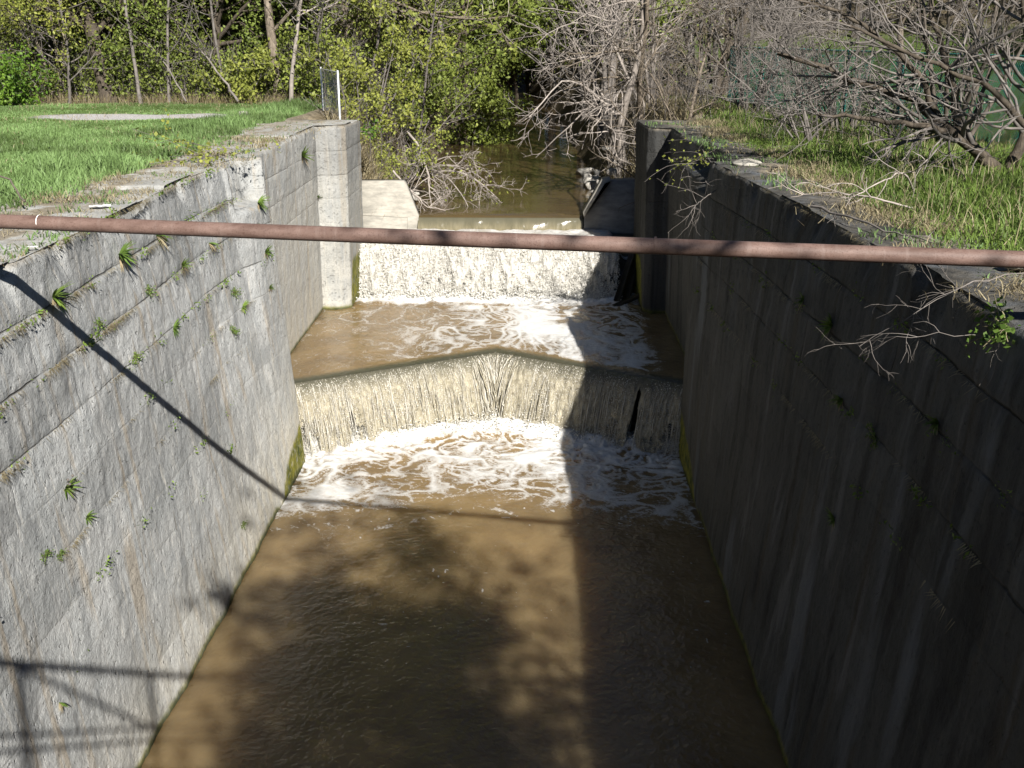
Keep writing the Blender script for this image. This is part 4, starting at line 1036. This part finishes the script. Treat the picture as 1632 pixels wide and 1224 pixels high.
# ------------------------------------------------------------------ far wood that reads as one mass
def woodland():
    protos = []
    for k in range(4):
        a, b = tree_mesh(seed=200 + k, H=11 + k, r=.16, n1=16, t1=(.05, 1), n2=4, n3=0, nleaf=9000, leafsize=.09, spread=.35, minr=.016, len1=(.25, .42)); protos.append((a, b))
    bare = []
    for k in range(3):
        a, b = tree_mesh(seed=220 + k, H=9 + k, r=.10, stems=1 + 2 * k, stem_out=.25, n1=16 if k == 0 else 9, t1=(.06, 1), n2=5, n3=3, nleaf=0, minr=.016); bare.append((a, b))
    rng = np.random.default_rng(230)
    tm, lm, bm = MB(), MB(), MB()
    def put(dst, src, x, d, rz, s):
        c, sn = math.cos(rz), math.sin(rz); R = np.array([[c, -sn, 0], [sn, c, 0], [0, 0, 1]]) * s; o = np.array([x, d, gz(x, d)])
        V = np.concatenate(src.V) @ R.T + o; Q = np.concatenate(src.Q)
        t = np.zeros(len(V)); 
        for oo, aa in src.A.get('tone', []): t[oo:oo + len(aa)] = aa
        dst.add(V, Q, tone=np.clip(t + rng.uniform(-.2, .2), 0, 1))
    spots = []
    for _ in range(3000):
        x = rng.uniform(-48, 46); d = rng.uniform(41.5, 92)
        xc, hw = chan(np.array([d])); 
        if abs(x - xc[0]) < hw[0] + 1.2: continue
        if x > 4 and d < 47: continue
        if 10 < x < 24 and d < 62: continue
        if abs(x) > .62 * d: continue
        if any((x - a) ** 2 + (d - b) ** 2 < (2.6 + .03 * (d - 40)) ** 2 for a, b in spots): continue
        spots.append((x, d))
        if len(spots) > 150: break
    for x, d in spots:
        br = .75 if x > 1.0 else .18
        if rng.random() < br: put(bm, bare[rng.integers(3)][0], x, d, rng.uniform(0, 6.28), rng.uniform(1.1, 1.7))
        else:
            k = rng.integers(4); rz = rng.uniform(0, 6.28); s = rng.uniform(1.1, 1.7); put(tm, protos[k][0], x, d, rz, s); put(lm, protos[k][1], x, d, rz, s)
    for x in np.concatenate([np.arange(-42, 44, 2.6), np.arange(-14, 14, 1.5), np.arange(-14, 14, 1.5) + .7]):   # closing rows across the valley
        k = rng.integers(4); rz = rng.uniform(0, 6.28); d = 99 + rng.uniform(-4, 10); s = rng.uniform(.9, 1.3); put(tm, protos[k][0], x, d, rz, s); put(lm, protos[k][1], x, d, rz, s)
    tag(tm.build('woodland_trunks', M['bark_dark']), kind='stuff'); tag(lm.build('woodland_foliage', M['leaf'], None, False), kind='stuff'); tag(bm.build('bare_woodland', M['twig_grey']), kind='stuff')
woodland()
def woods_around():
    """the same wood closing the place in on the sides and behind the bridge"""
    protos = [tree_mesh(seed=250 + k, H=17, r=.3, n1=16, t1=(.05, 1), n2=4, n3=0, nleaf=5200, leafsize=.26, spread=.6, minr=.02, len1=(.25, .42)) for k in range(2)]
    rng = np.random.default_rng(260); tm, lm = MB(), MB()
    spots = [(-31 - rng.uniform(0, 5), d) for d in np.arange(-30, 40, 5.5)] + [(30 + rng.uniform(0, 5), d) for d in np.arange(10, 45, 5.5)] + [(x, -52 - rng.uniform(0, 5)) for x in np.arange(-30, 36, 5.5)]
    for k, (x, d) in enumerate(spots):
        a = rng.uniform(0, 6.28); c, sn = math.cos(a), math.sin(a); R = np.array([[c, -sn, 0], [sn, c, 0], [0, 0, 1]]) * rng.uniform(.85, 1.15)
        for dst, src in ((tm, protos[k % 2][0]), (lm, protos[k % 2][1])):
            V = np.concatenate(src.V) @ R.T + np.array(at(x, d)); dst.add(V, np.concatenate(src.Q), tone=rng.uniform(0, 1, len(V) // 4).repeat(4) if dst is lm else np.full(len(V), .5))
    tag(tm.build('woodland_trunks', M['bark_dark']), kind='stuff'); tag(lm.build('woodland_foliage', M['leaf'], None, False), kind='stuff')
woods_around()

# ------------------------------------------------------------------ grass, dry grass, undergrowth
def blades(mb, rng, X, D, h, wd, lean=.35, z=None, tone=None):
    n = len(X); z = ground_z(X, D) if z is None else z
    a = rng.uniform(0, 2 * np.pi, n); hh = h * rng.uniform(.5, 1.25, n); ww = wd * rng.uniform(.6, 1.3, n)
    l1 = rng.normal(0, lean, (n, 2)) * hh[:, None]
    b = np.stack([X, D, z - .02], -1); side = np.stack([np.cos(a), np.sin(a), 0 * a], -1) * ww[:, None]
    mid = b + np.stack([l1[:, 0] * .4, l1[:, 1] * .4, hh * .6], -1); tip = b + np.stack([l1[:, 0], l1[:, 1], hh * (1 - .25 * np.abs(l1).sum(1) / np.maximum(hh, .01))], -1)
    V = np.stack([b - side, b + side, mid - side * .75, mid + side * .75, tip], 1).reshape(-1, 3)
    i = np.arange(n)[:, None] * 5
    t = rng.random(n) if tone is None else np.clip(tone + rng.normal(0, .15, n), 0, 1)
    mb.add(V, i + np.array([[0, 1, 3, 2]]), i + np.array([[2, 3, 4]]), tone=np.repeat(t, 5))

rng = np.random.default_rng(301)
g = MB()
n = 190000
X = -7.0 - 13 * rng.random(n) ** 1.15; D = 7 + 31.8 * rng.random(n) ** .9
edge = -7.4 + 1.1 * smooth(14, 23, D) + 1.1 * (fbm(D * .8, D * 0 + 1., seed=303) - .5)
gx = smooth(0, .25, 1 - ((X + 11.4) / 3.4) ** 2 - ((D - 32.4) / 1.5) ** 2 + (fbm(X * .6, D * .9, seed=212) - .5) * 1.1)
keep = (X < edge + .35 * rng.normal(0, 1, n)) & (np.abs(X) < .56 * D + 2.2) & (gx < .4) 
X, D = X[keep], D[keep]
tall = fbm(X * .9, D * .9, seed=304)
cl = smooth(.55, .68, fbm(X * 1.6, D * 1.6, seed=309))
blades(g, rng, X, D, (.07 + .09 * tall) * (1 - .45 * smooth(26, 31, D) * (X < -8.5)) + .20 * cl * smooth(-10., -8.2, X) + .12 * smooth(-9.2, -8, X) * (D < 20), .010, tone=(fbm(X * .45, D * .45, seed=305) - .5) * 2.4 + .5)
tag(g.build('grass', M['grass'], None, False), 'short green lawn on the left bank', None, kind='stuff')
cg = MB(); n = 9000; D = 8.5 + 22 * rng.random(n); sd_ = rng.random(n) < .5
off = np.abs(rng.normal(0, .9, n)) + .06; X = np.where(sd_, np.array([LX(q, WL) for q in D]) - off, np.array([RX(q, WL) for q in D]) + off)
keep = fbm(X * 1.7, D * 1.7, seed=341) > .56; X, D = X[keep], D[keep]
blades(cg, rng, X, D, .10, .009, lean=.6, z=np.full(len(X), WL), tone=rng.random(len(X)) * .8)
tag(cg.build('grass', M['grass'], None, False), 'short grass patches on the worn wall tops', None, kind='stuff')
g = MB(); n = 120000
X = 4.6 + 9 * rng.random(n) ** 1.1; D = 9.5 + 32 * rng.random(n)
edge = 5.1 + 1.1 * (fbm(D * .8, D * 0 + 7., seed=306) - .5)
keep = (X > edge - .3 * np.abs(rng.normal(0, 1, n))) & (X < .56 * D + 2.2); X, D = X[keep], D[keep]
tall = fbm(X * 1.1, D * 1.1, seed=307)
blades(g, rng, X, D, .09 + .26 * tall, .010, lean=.5, tone=fbm(X * .6, D * .6, seed=308))
tag(g.build('grass', M['grass_r'], None, False), 'longer green grass on the right bank', None, kind='stuff')
# dry grass: wall-top edges, banks, wood edge, wall joints
g = MB()
n = 9000; D = 8 + 23 * rng.random(n); X = -7.1 + .8 * smooth(14, 23, D) + rng.normal(0, .42, n); keep = fbm(X * 1.2, D * 1.2, seed=310) > .5; X, D = X[keep], D[keep]
blades(g, rng, X, D, .13, .006, lean=.8, z=np.full(len(X), WL)); n = 5200; D = 8 + 22 * rng.random(n); X = np.array([LX(q, WL) for q in D]) - np.abs(rng.normal(0, .6, n)) - .05; keep = fbm(X * 2, D * 2, seed=317) > .56; X, D = X[keep], D[keep]; blades(g, rng, X, D, .10, .005, lean=.9, z=np.full(len(X), WL))
n = 12000; D = 9.5 + 21 * rng.random(n); X = 4.75 + rng.normal(0, .35, n); keep = fbm(X * 1.2, D * 1.2, seed=311) > .5; X, D = X[keep], D[keep]
blades(g, rng, X, D, .16, .006, lean=.9, z=np.full(len(X), WL))
n = 6000; X = rng.uniform(-17, -7.3, n); D = rng.uniform(11, 38, n); keep = fbm(X * .7, D * .7, seed=319) > .52; X, D = X[keep], D[keep]; blades(g, rng, X, D, .16, .006, lean=.6)
n = 5000; X = rng.uniform(4.9, 11, n); D = rng.uniform(12, 40, n); blades(g, rng, X, D, .45, .005, lean=.4)
n = 2600; X = rng.uniform(-20, -6.5, n); D = 38.8 + rng.normal(0, .5, n); blades(g, rng, X, D, .45, .006, lean=.45, tone=np.full(n, .25))
n = 5200; X = rng.uniform(-6.3, -4.0, n); D = rng.uniform(33.2, 37, n); blades(g, rng, X, D, .5, .009, lean=.9)
n = 4000; X = rng.uniform(2.2, 6, n); D = rng.uniform(33.5, 40, n); blades(g, rng, X, D, .35, .009, lean=.7)
# tufts hanging from the masonry joints
def joint_tufts(side, n, dr, zr):
    for _ in range(n):
        d = rng.uniform(*dr); row = rng.integers(zr[0], zr[1]); z = WL - .63 * row + rng.normal(0, .012)
        m = rng.integers(8, 34); ln = rng.uniform(.04, .13)
        dd = d + rng.normal(0, .18, m); sg = -side
        x0 = np.array([(LX if side < 0 else RX)(q, z) for q in dd]) + sg * .012
        tip = np.stack([x0 + sg * rng.uniform(.02, .10, m), dd + rng.normal(0, .05, m), z - ln * rng.uniform(.1, 1.2, m)], -1)
        b = np.stack([x0, dd, np.full(m, z)], -1); w = np.array([0, .005, 0])
        V = np.stack([b - w, b + w, tip], 1).reshape(-1, 3); g.add(V, None, np.arange(m * 3).reshape(-1, 3), tone=np.repeat(rng.uniform(.1, .8, m), 3))
def small_greens(side, n, dr, zr):
    for _ in range(n):
        d = rng.uniform(*dr); z = WL - .63 * rng.integers(zr[0], zr[1]) + rng.normal(0, .02); m = rng.integers(5, 26); sg = -side
        dd = d + rng.normal(0, .07 + .1 * rng.random(), m); b = np.stack([np.array([(LX if side < 0 else RX)(q, z) for q in dd]) + sg * .015, dd, np.full(m, z)], -1)
        leaves(jg, rng, b + np.stack([sg * rng.uniform(0, .07, m), rng.normal(0, .02, m), rng.normal(.01, .04, m)], -1), rng.uniform(.014, .03), .015, asp=.45)
jg = MB(); small_greens(-1, 70, (8, 21), (0, 4)); small_greens(-1, 18, (8, 18), (4, 8)); small_greens(1, 34, (8, 21), (1, 5))
tag(jg.build('joint_greenery', M['weed'], None, False), 'tiny green growth along the masonry joints', None, kind='stuff')
joint_tufts(-1, 110, (8, 20.5), (0, 3)); joint_tufts(-1, 22, (8, 20), (3, 6)); joint_tufts(1, 50, (8, 21), (0, 5))
tag(g.build('dry_grass', M['straw'], None, False), 'dry straw grass on wall tops and banks', None, kind='stuff')
# twiggy undergrowth at the wood edge and on the banks
g = MB(); n = 1500
X = np.concatenate([rng.uniform(-21, -6.5, 800), rng.uniform(-6.5, -4.2, 150), rng.uniform(5, 11, 160), rng.uniform(2.6, 6, 200)]); D = np.concatenate([39.3 + np.abs(rng.normal(0, 1.0, 800)), rng.uniform(34, 44, 150), rng.uniform(22, 42, 160), rng.uniform(34, 46, 200)])
B = np.stack([X, D, ground_z(X, D) - .05], -1); dr = rng.normal(0, .35, (len(X), 3)); dr[:, 2] = 1
p, r = grow(rng, B, dr, rng.uniform(.7, 2.4, len(X)), rng.uniform(.008, .018, len(X)), 7, .12, .0, .4); tubes(g, p, r, 3, tone=rng.uniform(.2, 1., len(X)))
pos, dd, L, rr = spawn(rng, p, r, 3, (.3, 1), (25, 60), (.3, .6), .6, .006); p, r = grow(rng, pos, dd, L, rr, 5, .15, 0, .5); tubes(g, p, r, 3, tone=rng.uniform(.2, 1., len(p)))
tag(g.build('undergrowth', M['twig_grey']), 'thin bare undergrowth stems along the wood edge and banks', None, kind='stuff')
g = MB(); C = p[:len(p)][rng.integers(0, 2000, 5200), 3]; leaves(g, rng, C, .055, .12)
n = 13000; X = rng.uniform(-21, -6.2, n); D = 39.0 + np.abs(rng.normal(0, .9, n)); hh_ = 3.6 * fbm(X * .8, D * .5, seed=333) - .6; keep = hh_ > .1; X, D, hh_ = X[keep], D[keep], hh_[keep]; C = np.stack([X, D, ground_z(X, D) + rng.random(len(X)) * hh_ * 1.3], -1); leaves(g, rng, C, .052, .06)
tag(g.build('undergrowth_leaves', M['leaf_b'], None, False), 'small yellow-green leaves of the undergrowth', None, kind='stuff')

# ------------------------------------------------------------------ single weeds rooted in the walls
def weed_mesh(seed, n=14, L=.22, w=.022, droop=.6, dry=6):
    """tuft of strap leaves growing out along +X, drooping; returns (green MB, dry MB)"""
    rng = np.random.default_rng(seed); out = []
    for cnt, ll, ww, dr in ((n, L, w, droop), (dry, L * .9, w * .35, 1.4)):
        mb = MB(); k = 6
        a = rng.uniform(-1.35, 1.35, cnt); e = rng.uniform(-.2, 1.2, cnt) if cnt == n else rng.uniform(-.9, .2, cnt)
        d = np.stack([np.cos(e) * np.abs(np.cos(a)) * .8 + .15, np.sin(a) * .9, np.sin(e)], -1); d = unit(d); st = (ll * rng.uniform(.55, 1.15, cnt) / (k - 1))[:, None]
        P = np.zeros((cnt, k, 3)); 
        for i in range(1, k): d[:, 2] -= dr * .22; d = unit(d); P[:, i] = P[:, i - 1] + d * st
        t = np.gradient(P, axis=1); s = unit(np.cross(t, np.array([0, 0, 1.]) + rng.normal(0, .3, (cnt, 1, 3)))); prof = np.array([.35, .9, 1.0, .85, .5, .06]) * ww
        V = np.stack([P - s * prof[None, :, None], P + s * prof[None, :, None]], 2)
        i0 = (np.arange(cnt) * k * 2)[:, None] + (np.arange(k - 1) * 2)[None]
        Q = np.stack([i0, i0 + 1, i0 + 3, i0 + 2], -1).reshape(-1, 4)
        mb.add(V, Q, tone=np.repeat(rng.uniform(.2, 1, cnt), k * 2)); out.append(mb)
    return out
WM = {}
for key, kw in dict(fern=dict(seed=401, n=38, L=.40, w=.020, droop=.6, dry=16), tuft=dict(seed=402, n=26, L=.22, w=.011, droop=.5, dry=9), small=dict(seed=403, n=16, L=.14, w=.010, droop=.5, dry=5), dead=dict(seed=404, n=5, L=.16, w=.012, droop=.8, dry=18)).items():
    a, b = weed_mesh(**kw); WM[key] = (a.mesh('leaves', M['weed'], False), b.mesh('dead_leaves', M['straw'], False))
def leafy_mesh(seed, n=190):
    r = np.random.default_rng(seed); d = r.normal(0, 1, (9, 3)); d[:, 0] = np.abs(d[:, 0]) * .8 + .3; d[:, 2] += .3
    p, q = grow(r, np.zeros((9, 3)), d, r.uniform(.08, .24, 9), np.full(9, .004), 6, .2, -.12, .5); st = MB(); tubes(st, p, q, 3, tone=r.random(9))
    lf = MB(); leaves(lf, r, p[:, 1:].reshape(-1, 3)[r.integers(0, 45, n)], .014, .020, asp=.7, up=.7); return lf, st
a, b = leafy_mesh(407); WM['leafy'] = (a.mesh('leaves', M['weed'], False), b.mesh('stems', M['straw'], False))
WROT = np.random.default_rng(77)
def weed(kind, label, side, D, z, sc=1.0, rz=0, group=None, X=None):
    x = X if X is not None else (LX if side < 0 else RX)(D, z) + (-side) * .0
    root = empty('fern' if kind == 'fern' else 'weed', (x, D, z), (0 if side < 0 else math.pi) + rz); root.rotation_euler[0] = WROT.uniform(-.5, .5); root.rotation_euler[1] = WROT.uniform(-.25, .35); q_ = WROT.uniform(.75, 1.3, 3) * sc * .74; root.scale = tuple(q_)
    tag(root, label, 'fern' if kind == 'fern' else 'weed', group)
    for nm, me in zip(('leaves', 'stems' if kind == 'leafy' else 'dead_leaves'), WM[kind]):
        o = bpy.data.objects.new(nm, me); col.objects.link(o); o.parent = root
    return root
GL = 'weeds rooted in the left wall'
for kind, lab, D, z, sc, rz in [
 ('fern', 'large bright fern hanging from the top joint of the left wall just under the pipe', 14.2, 5.90, 1.0, .1),
 ('fern', 'large dark-green fern where the pipe shadow crosses the upper left wall', 11.9, 5.86, 1.0, .2),
 ('leafy', 'tuft at the second joint below and right of the dark-green fern', 12.96, 5.27, 1.2, 0),
 ('tuft', 'spiky tuft on the left wall below the large bright fern, right of the pipe shadow', 15.65, 4.50, 1.2, .3),
 ('tuft', 'shaggy tuft with dry leaves under the pipe right of the large bright fern', 16.8, 5.22, 1.4, 0),
 ('leafy', 'small tuft in the joint between the large bright fern and the spiky tuft', 14.96, 5.24, 1.3, 0),
 ('fern', 'green-and-straw clump overhanging the left wall directly beneath the pipe', 15.9, 5.85, .8, .3),
 ('tuft', 'upright tuft high on the left wall just below the pipe near the gate recess', 20.79, 4.66, 1.3, 0),
 ('tuft', 'spreading tuft below the upright one near the gate recess of the left wall', 20.72, 3.96, 1.1, 0),
 ('leafy', 'upper of two small tufts side by side in the middle of the left wall', 19.11, 4.24, 1.5, 0),
 ('small', 'lower of two small tufts side by side in the middle of the left wall', 19.38, 3.90, 1.6, 0),
 ('leafy', 'tiny tuft low right of the spiky tuft on the left wall', 18.6, 3.66, 1.2, 0),
 ('leafy', 'small yellow-green tuft just above the pipe shadow in the middle of the left wall', 13.87, 4.58, 1.2, 0),
 ('tuft', 'tuft with grey seed heads low on the near left wall', 11.08, 3.86, 1.0, 0),
 ('tuft', 'short-leaved tuft just below the one with grey seed heads', 11.39, 3.36, .8, 0),
 ('leafy', 'left one of a pair of dark little tufts on the near left wall', 10.31, 3.44, 1.0, 0),
 ('leafy', 'right one of a pair of dark little tufts on the near left wall', 10.60, 3.30, .7, .2),
 ('dead', 'straw-coloured dead tuft among the bridge shadows low on the left wall', 9.82, 1.93, .9, 0),
 ('leafy', 'lone small green tuft low on the left wall near the waterline', 16.77, .72, 1.0, 0),
 ('fern', 'dark clump growing in the broken gap of the left wall coping', 20.8, 5.62, .9, .2),
 ('tuft', 'grassy clump hanging at the top of the gate recess beside the left pier', 26.8, 5.85, 2.2, 0),
 ('small', 'little weed in the corner crack where the left pier meets the recess', 28.6, 4.6, 1.6, -.5),
 ('dead', 'dry brown tuft hanging in a joint left of the broken gap', 18.4, 5.28, 1.5, 0)]:
    w = weed(kind, lab, -1, D, z, sc, rz, GL)
    if lab.startswith('tuft with grey'):
        sm = MB(); r7 = np.random.default_rng(3); p, r = grow(r7, np.zeros((3, 3)), np.array([[.5, -.5, .9], [.5, .3, .9], [.5, -.1, 1.]]), np.array([.2, .2, .16]), np.full(3, .003), 6, .04, 0, .8)
        tubes(sm, p, r, 4); 
        for q in p[:, -1]:
            u_ = np.linspace(0, np.pi, 7); v_ = np.arange(10) / 10 * 2 * np.pi; S = np.stack([np.sin(u_)[:, None] * np.cos(v_), np.sin(u_)[:, None] * np.sin(v_), np.cos(u_)[:, None] + 0 * v_], -1) * .018 + q
            i = np.arange(6)[:, None] * 10; j = np.arange(10); sm.add(S, np.stack([i + j, i + 10 + j, i + 10 + (j + 1) % 10, i + (j + 1) % 10], -1).reshape(-1, 4))
        sm.build('seed_heads', M['twig_pale'], w)
GR = 'weeds rooted in the right wall'
for kind, lab, D, z, sc, rz in [
 ('fern', 'small fern in the shaded right wall just below the pipe', 14.4, 5.26, .6, 0), ('fern', 'brighter fern below and right of the first one on the shaded right wall', 13.13, 5.25, .75, 0),
 ('fern', 'fern halfway down the shaded right wall', 12.25, 4.57, .6, 0), ('fern', 'fern nearest the right picture edge on the shaded wall', 9.67, 5.22, .55, 0),
 ('leafy', 'tiny weed in the shaded right wall left of the nearest fern', 11.09, 4.52, 1.2, 0), ('tuft', 'drooping brown-green tuft low on the shaded right wall', 11.67, 3.28, 1.2, 0),
 ('leafy', 'leafy clump on the right wall edge under the overhanging branch', 8.85, 6.35, 2.4, 0)]:
    weed(kind, lab, 1, D, z, sc, rz, GR)

# leafy creepers over the wall tops
def creeper(name, label, x, d, z, sx, sd, n, leaf, size, drop=.0, seed=1):
    rng = np.random.default_rng(seed); root = empty(name, (x, d, z)); tag(root, label, 'creeper')
    B = np.stack([rng.normal(0, sx * .3, 16), rng.normal(0, sd * .3, 16), np.zeros(16)], -1); dr = rng.normal(0, 1, (16, 3)); dr[:, 2] = .25
    mb = MB(); p, r = grow(rng, B, dr, np.full(16, max(sx, sd) * .9), np.full(16, .006), 9, .18, -.03 - drop, .5); tubes(mb, p, r, 4, tone=rng.uniform(.3, .8, 16)); mb.build('stems', M['twig_grey'], root)
    lb = MB(); C = p[:, 1:].reshape(-1, 3)[rng.integers(0, 128, n)]; leaves(lb, rng, C, size, .05, asp=.75, up=.8); lb.build('leaves', M[leaf], root, False)
creeper('creeper', 'yellow-green creeper spreading on the left wall top beside the broken gap', -6.2, 20.9, WL + .06, 1.0, 1.6, 420, 'leaf_b', .042, 0, 501)
creeper('creeper', 'leafy green creeper hanging over the top of the right gate recess', 3.7, 23.2, 6.2, .5, 1.4, 170, 'leaf_b', .04, .1, 502)
creeper('creeper', 'green creeper trailing over the outer corner of the left pier', -5.0, 32.2, 6.0, .5, .8, 260, 'leaf_bright', .05, .06, 503)
creeper('creeper', 'small green creeper on the lawn edge at the far left near the black twig', -7.7, 13.9, WL + .12, .5, .5, 110, 'leaf_bright', .05, 0, 504)

# ------------------------------------------------------------------ fences
def bars(mb, A, B, r, k=3):
    A = np.asarray(A, float); B = np.asarray(B, float); tubes(mb, np.stack([A, B], 1), np.full((len(A), 2), r), k)
def chain_panel(mb, P, Q, z0, z1, sp, r, gzf=None):
    P = np.array(P); Q = np.array(Q); L = np.linalg.norm(Q - P); h = z1 - z0; A = []; B = []
    for s in np.arange(-h, L, sp):
        for sgn in (1, -1):
            a0, a1 = s, s + h
            lo = max(0, a0); hi = min(L, a1)
            if hi - lo < .02: continue
            za, zb = (lo - s), (hi - s)
            if sgn < 0: za, zb = h - za, h - zb
            f = lambda u, z: np.array([*(P + (Q - P) * u / L), z0 + z])
            A.append(f(lo, za)); B.append(f(hi, zb))
    A = np.array(A); B = np.array(B); bars(mb, A, B, r)
def green_fence():
    P0, P1 = np.array([10.25, 22.4]), np.array([6.74, 38.65]); n = 6
    z0 = WL + .06; z1 = WL + 1.86
    root = empty('chain_link_fence', (*P0, WL)); tag(root, 'long dark-green chain-link fence behind the bare shrubs on the right bank', 'fence')
    o = np.array([*P0, WL])
    for k in range(n + 1):
        p = P0 + (P1 - P0) * k / n; mb = MB(); bars(mb, [np.array([*p, WL - .2]) - o], [np.array([*p, z1 + .04]) - o], .032, 10); mb.build('post', M['green_paint'], root)
    mb = MB(); bars(mb, [np.array([*P0, z1]) - o], [np.array([*P1, z1]) - o], .024, 8); mb.build('top_rail', M['green_paint'], root)
    mb = MB(); chain_panel(mb, (P0 - P0), (P1 - P0), z0 - WL, z1 - WL, .07, .0075); mb.build('wire_mesh', M['green_paint'], root)
    # the corner brace post and the stretch running off to the right
    R1 = np.array([16.5, 23.2]); mb = MB(); chain_panel(mb, (P0 - P0), (R1 - P0), z0 - WL, z1 - WL, .07, .0075); mb.build('wire_mesh', M['green_paint'], root)
    mb = MB(); bars(mb, [np.array([0, 0, z1 - WL])], [np.array([*(R1 - P0), z1 - WL])], .024, 8); mb.build('top_rail', M['green_paint'], root)
    mb = MB(); bars(mb, [np.array([-.12, .9, .1])], [np.array([.0, .0, 1.9])], .03, 10); mb.build('brace', M['green_paint'], root)
green_fence()
def grey_panel():
    P0, P1 = np.array([-5.64, 32.3]), np.array([-6.75, 35.6]); root = empty('fence_panel', (*P0, WL)); tag(root, 'short grey chain-link fence panel with a bright steel post on the left pier', 'fence')
    for p, r in ((P0, .034), (P1, .03)):
        mb = MB(); q = p - P0; tubes(mb, np.array([[[*q, -.25], [*q, 1.29], [*q, 1.30]]]), np.array([[r, r, r * .3]]), 12); mb.build('post', M['galv'], root)
    mb = MB(); bars(mb, [np.array([0, 0, 1.24])], [np.array([*(P1 - P0), 1.24])], .018, 8); mb.build('top_rail', M['galv'], root)
    mb = MB(); chain_panel(mb, P0 - P0, P1 - P0, .0, 1.22, .12, .0026); mb.build('wire_mesh', M['mesh_grey'], root)
grey_panel()

# ------------------------------------------------------------------ rocks, litter
def rock_mesh(seed, r=.3):
    rng = np.random.default_rng(seed); u = np.linspace(0, np.pi, 12); v = np.arange(16) / 16 * 2 * np.pi
    S = np.stack([np.sin(u)[:, None] * np.cos(v), np.sin(u)[:, None] * np.sin(v), np.cos(u)[:, None] + 0 * v], -1)
    for _ in range(11):
        nrm = unit(rng.normal(0, 1, 3)); c = rng.uniform(.45, .8); dd = S @ nrm; S = S - np.maximum(dd - c, 0)[..., None] * nrm
    S = S * np.array([1.25, .9, .7]) * r
    i = np.arange(11)[:, None] * 16; j = np.arange(16)
    mb = MB(); mb.add(S, np.stack([i + j, i + 16 + j, i + 16 + (j + 1) % 16, i + (j + 1) % 16], -1).reshape(-1, 4)); return mb
RM = [rock_mesh(600 + k).mesh('rock', M['rock'], False) for k in range(4)]
rng = np.random.default_rng(610)
for k in range(30):
    d = 34.0 + 9 * (k / 30) + rng.uniform(-.2, .2); x = 1.95 + rng.uniform(0, 1.35) * (1 if k % 3 else .4)
    o = bpy.data.objects.new('rock', RM[k % 4]); col.objects.link(o); o.location = (x, d, max(3.5, gz(x, d)) + .08); o.rotation_euler = (rng.uniform(-.4, .4), rng.uniform(-.4, .4), rng.uniform(0, 6.28)); s = rng.uniform(.55, 1.3); o.scale = (s, s, s)
    tag(o, 'pale broken rock in the heap along the right edge of the stream', 'rock', 'rocks along the right edge of the stream')
for k in range(9):
    d = 33.7 + 4 * (k / 9); x = -3.9 - rng.uniform(0, .5)
    o = bpy.data.objects.new('rock', RM[k % 4]); col.objects.link(o); o.location = (x, d, max(3.55, gz(x, d)) + .05); o.rotation_euler = (0, .2, rng.uniform(0, 6.28)); s = rng.uniform(.5, 1.1); o.scale = (s, s, s)
    tag(o, 'grey rock at the left edge of the stream behind the wing wall', 'rock', 'rocks at the left edge of the stream')
for lab, (x, d, z), s, kd in (('white painted rubble lump at the left end of the pipe on the wall', (-5.95, 10.75, WL + .05), .8, 'concrete'), ('pale slab lying on the right wall top by the broken block', (3.95, 20.2, WL + .05), .8, 'concrete'), ('grey boulder in the lawn near the top of the left pier', (-8.4, 32.0, WL + .1), .6, 'rock'), ('dark square stone at the right edge beyond the pipe end', (5.0, 10.75, WL + .10), .75, 'rock')):
    mb = rock_mesh(630 + int(d)); o = mb.build('rubble', M[kd], None, False); o.location = (x, d, z); o.scale = (s, s, s * .6); tag(o, lab, 'rubble')
for lab, (x, d), s in (('crumpled white paper scrap on the left wall top', (-6.0, 14.9), .11), ('small white scrap at the left wall edge below the pipe', (-5.62, 11.9), .045), ('white litter at the trunk foot behind the right wing wall', (3.75, 37.2), .22)):
    u = np.linspace(-1, 1, 8); A, B = np.meshgrid(u, u); mb = MB(); z = .25 * (fbm(A * 2, B * 2, seed=int(d * 10)) - .3)
    mb.add(np.stack([A * 1.3, B * .6, z], -1), grid_faces(8, 8)); mb.add(np.stack([A * 1.3, B * .6, z - .05], -1), grid_faces(8, 8, True)); o = mb.build('paper_scrap', M['white']); o.scale = (s, s, s); o.location = (x, d, max(gz(x, d), WL if d < 31 else 0) + .03); o.rotation_euler = (0, 0, .4); tag(o, lab, 'litter')

# ------------------------------------------------------------------ footbridge the picture is taken from
def bridge():
    root = empty('footbridge', (0, -1, WL)); tag(root, 'steel truss footbridge across the lock that casts bar shadows low on the left wall', 'bridge')
    o = np.array([0, -1, WL])
    mb = MB(); box(mb, (-7.5, -2.8, WL + .02), (6.0, -.5, WL + .26), off=-o); mb.build('deck', M['steel'], root, False)
    xsn = np.arange(-6.5, 5.6, 1.15) + .27
    for D0 in (-.6, -2.7):
        mb = MB(); bars(mb, [np.array([-7.2, D0, 9.56]) - o], [np.array([5.8, D0, 9.56]) - o], .045, 8); mb.build('top_chord', M['steel'], root)
        for zz in (8.74, 8.56):
            mb = MB(); bars(mb, [np.array([-7.2, D0, zz]) - o], [np.array([5.8, D0, zz]) - o], .025, 6); mb.build('rail', M['steel'], root)
        for k, x in enumerate(xsn):
            mb = MB(); bars(mb, [np.array([x, D0, WL + .2]) - o], [np.array([x, D0, 9.56]) - o], .035, 6); mb.build('upright', M['steel'], root)
            x2 = x + 1.15
            if k % 2 == 0 :
                mb = MB(); bars(mb, [np.array([x, D0, 9.52]) - o], [np.array([x2, D0, 8.72]) - o], .03, 6); mb.build('diagonal', M['steel'], root)
bridge()
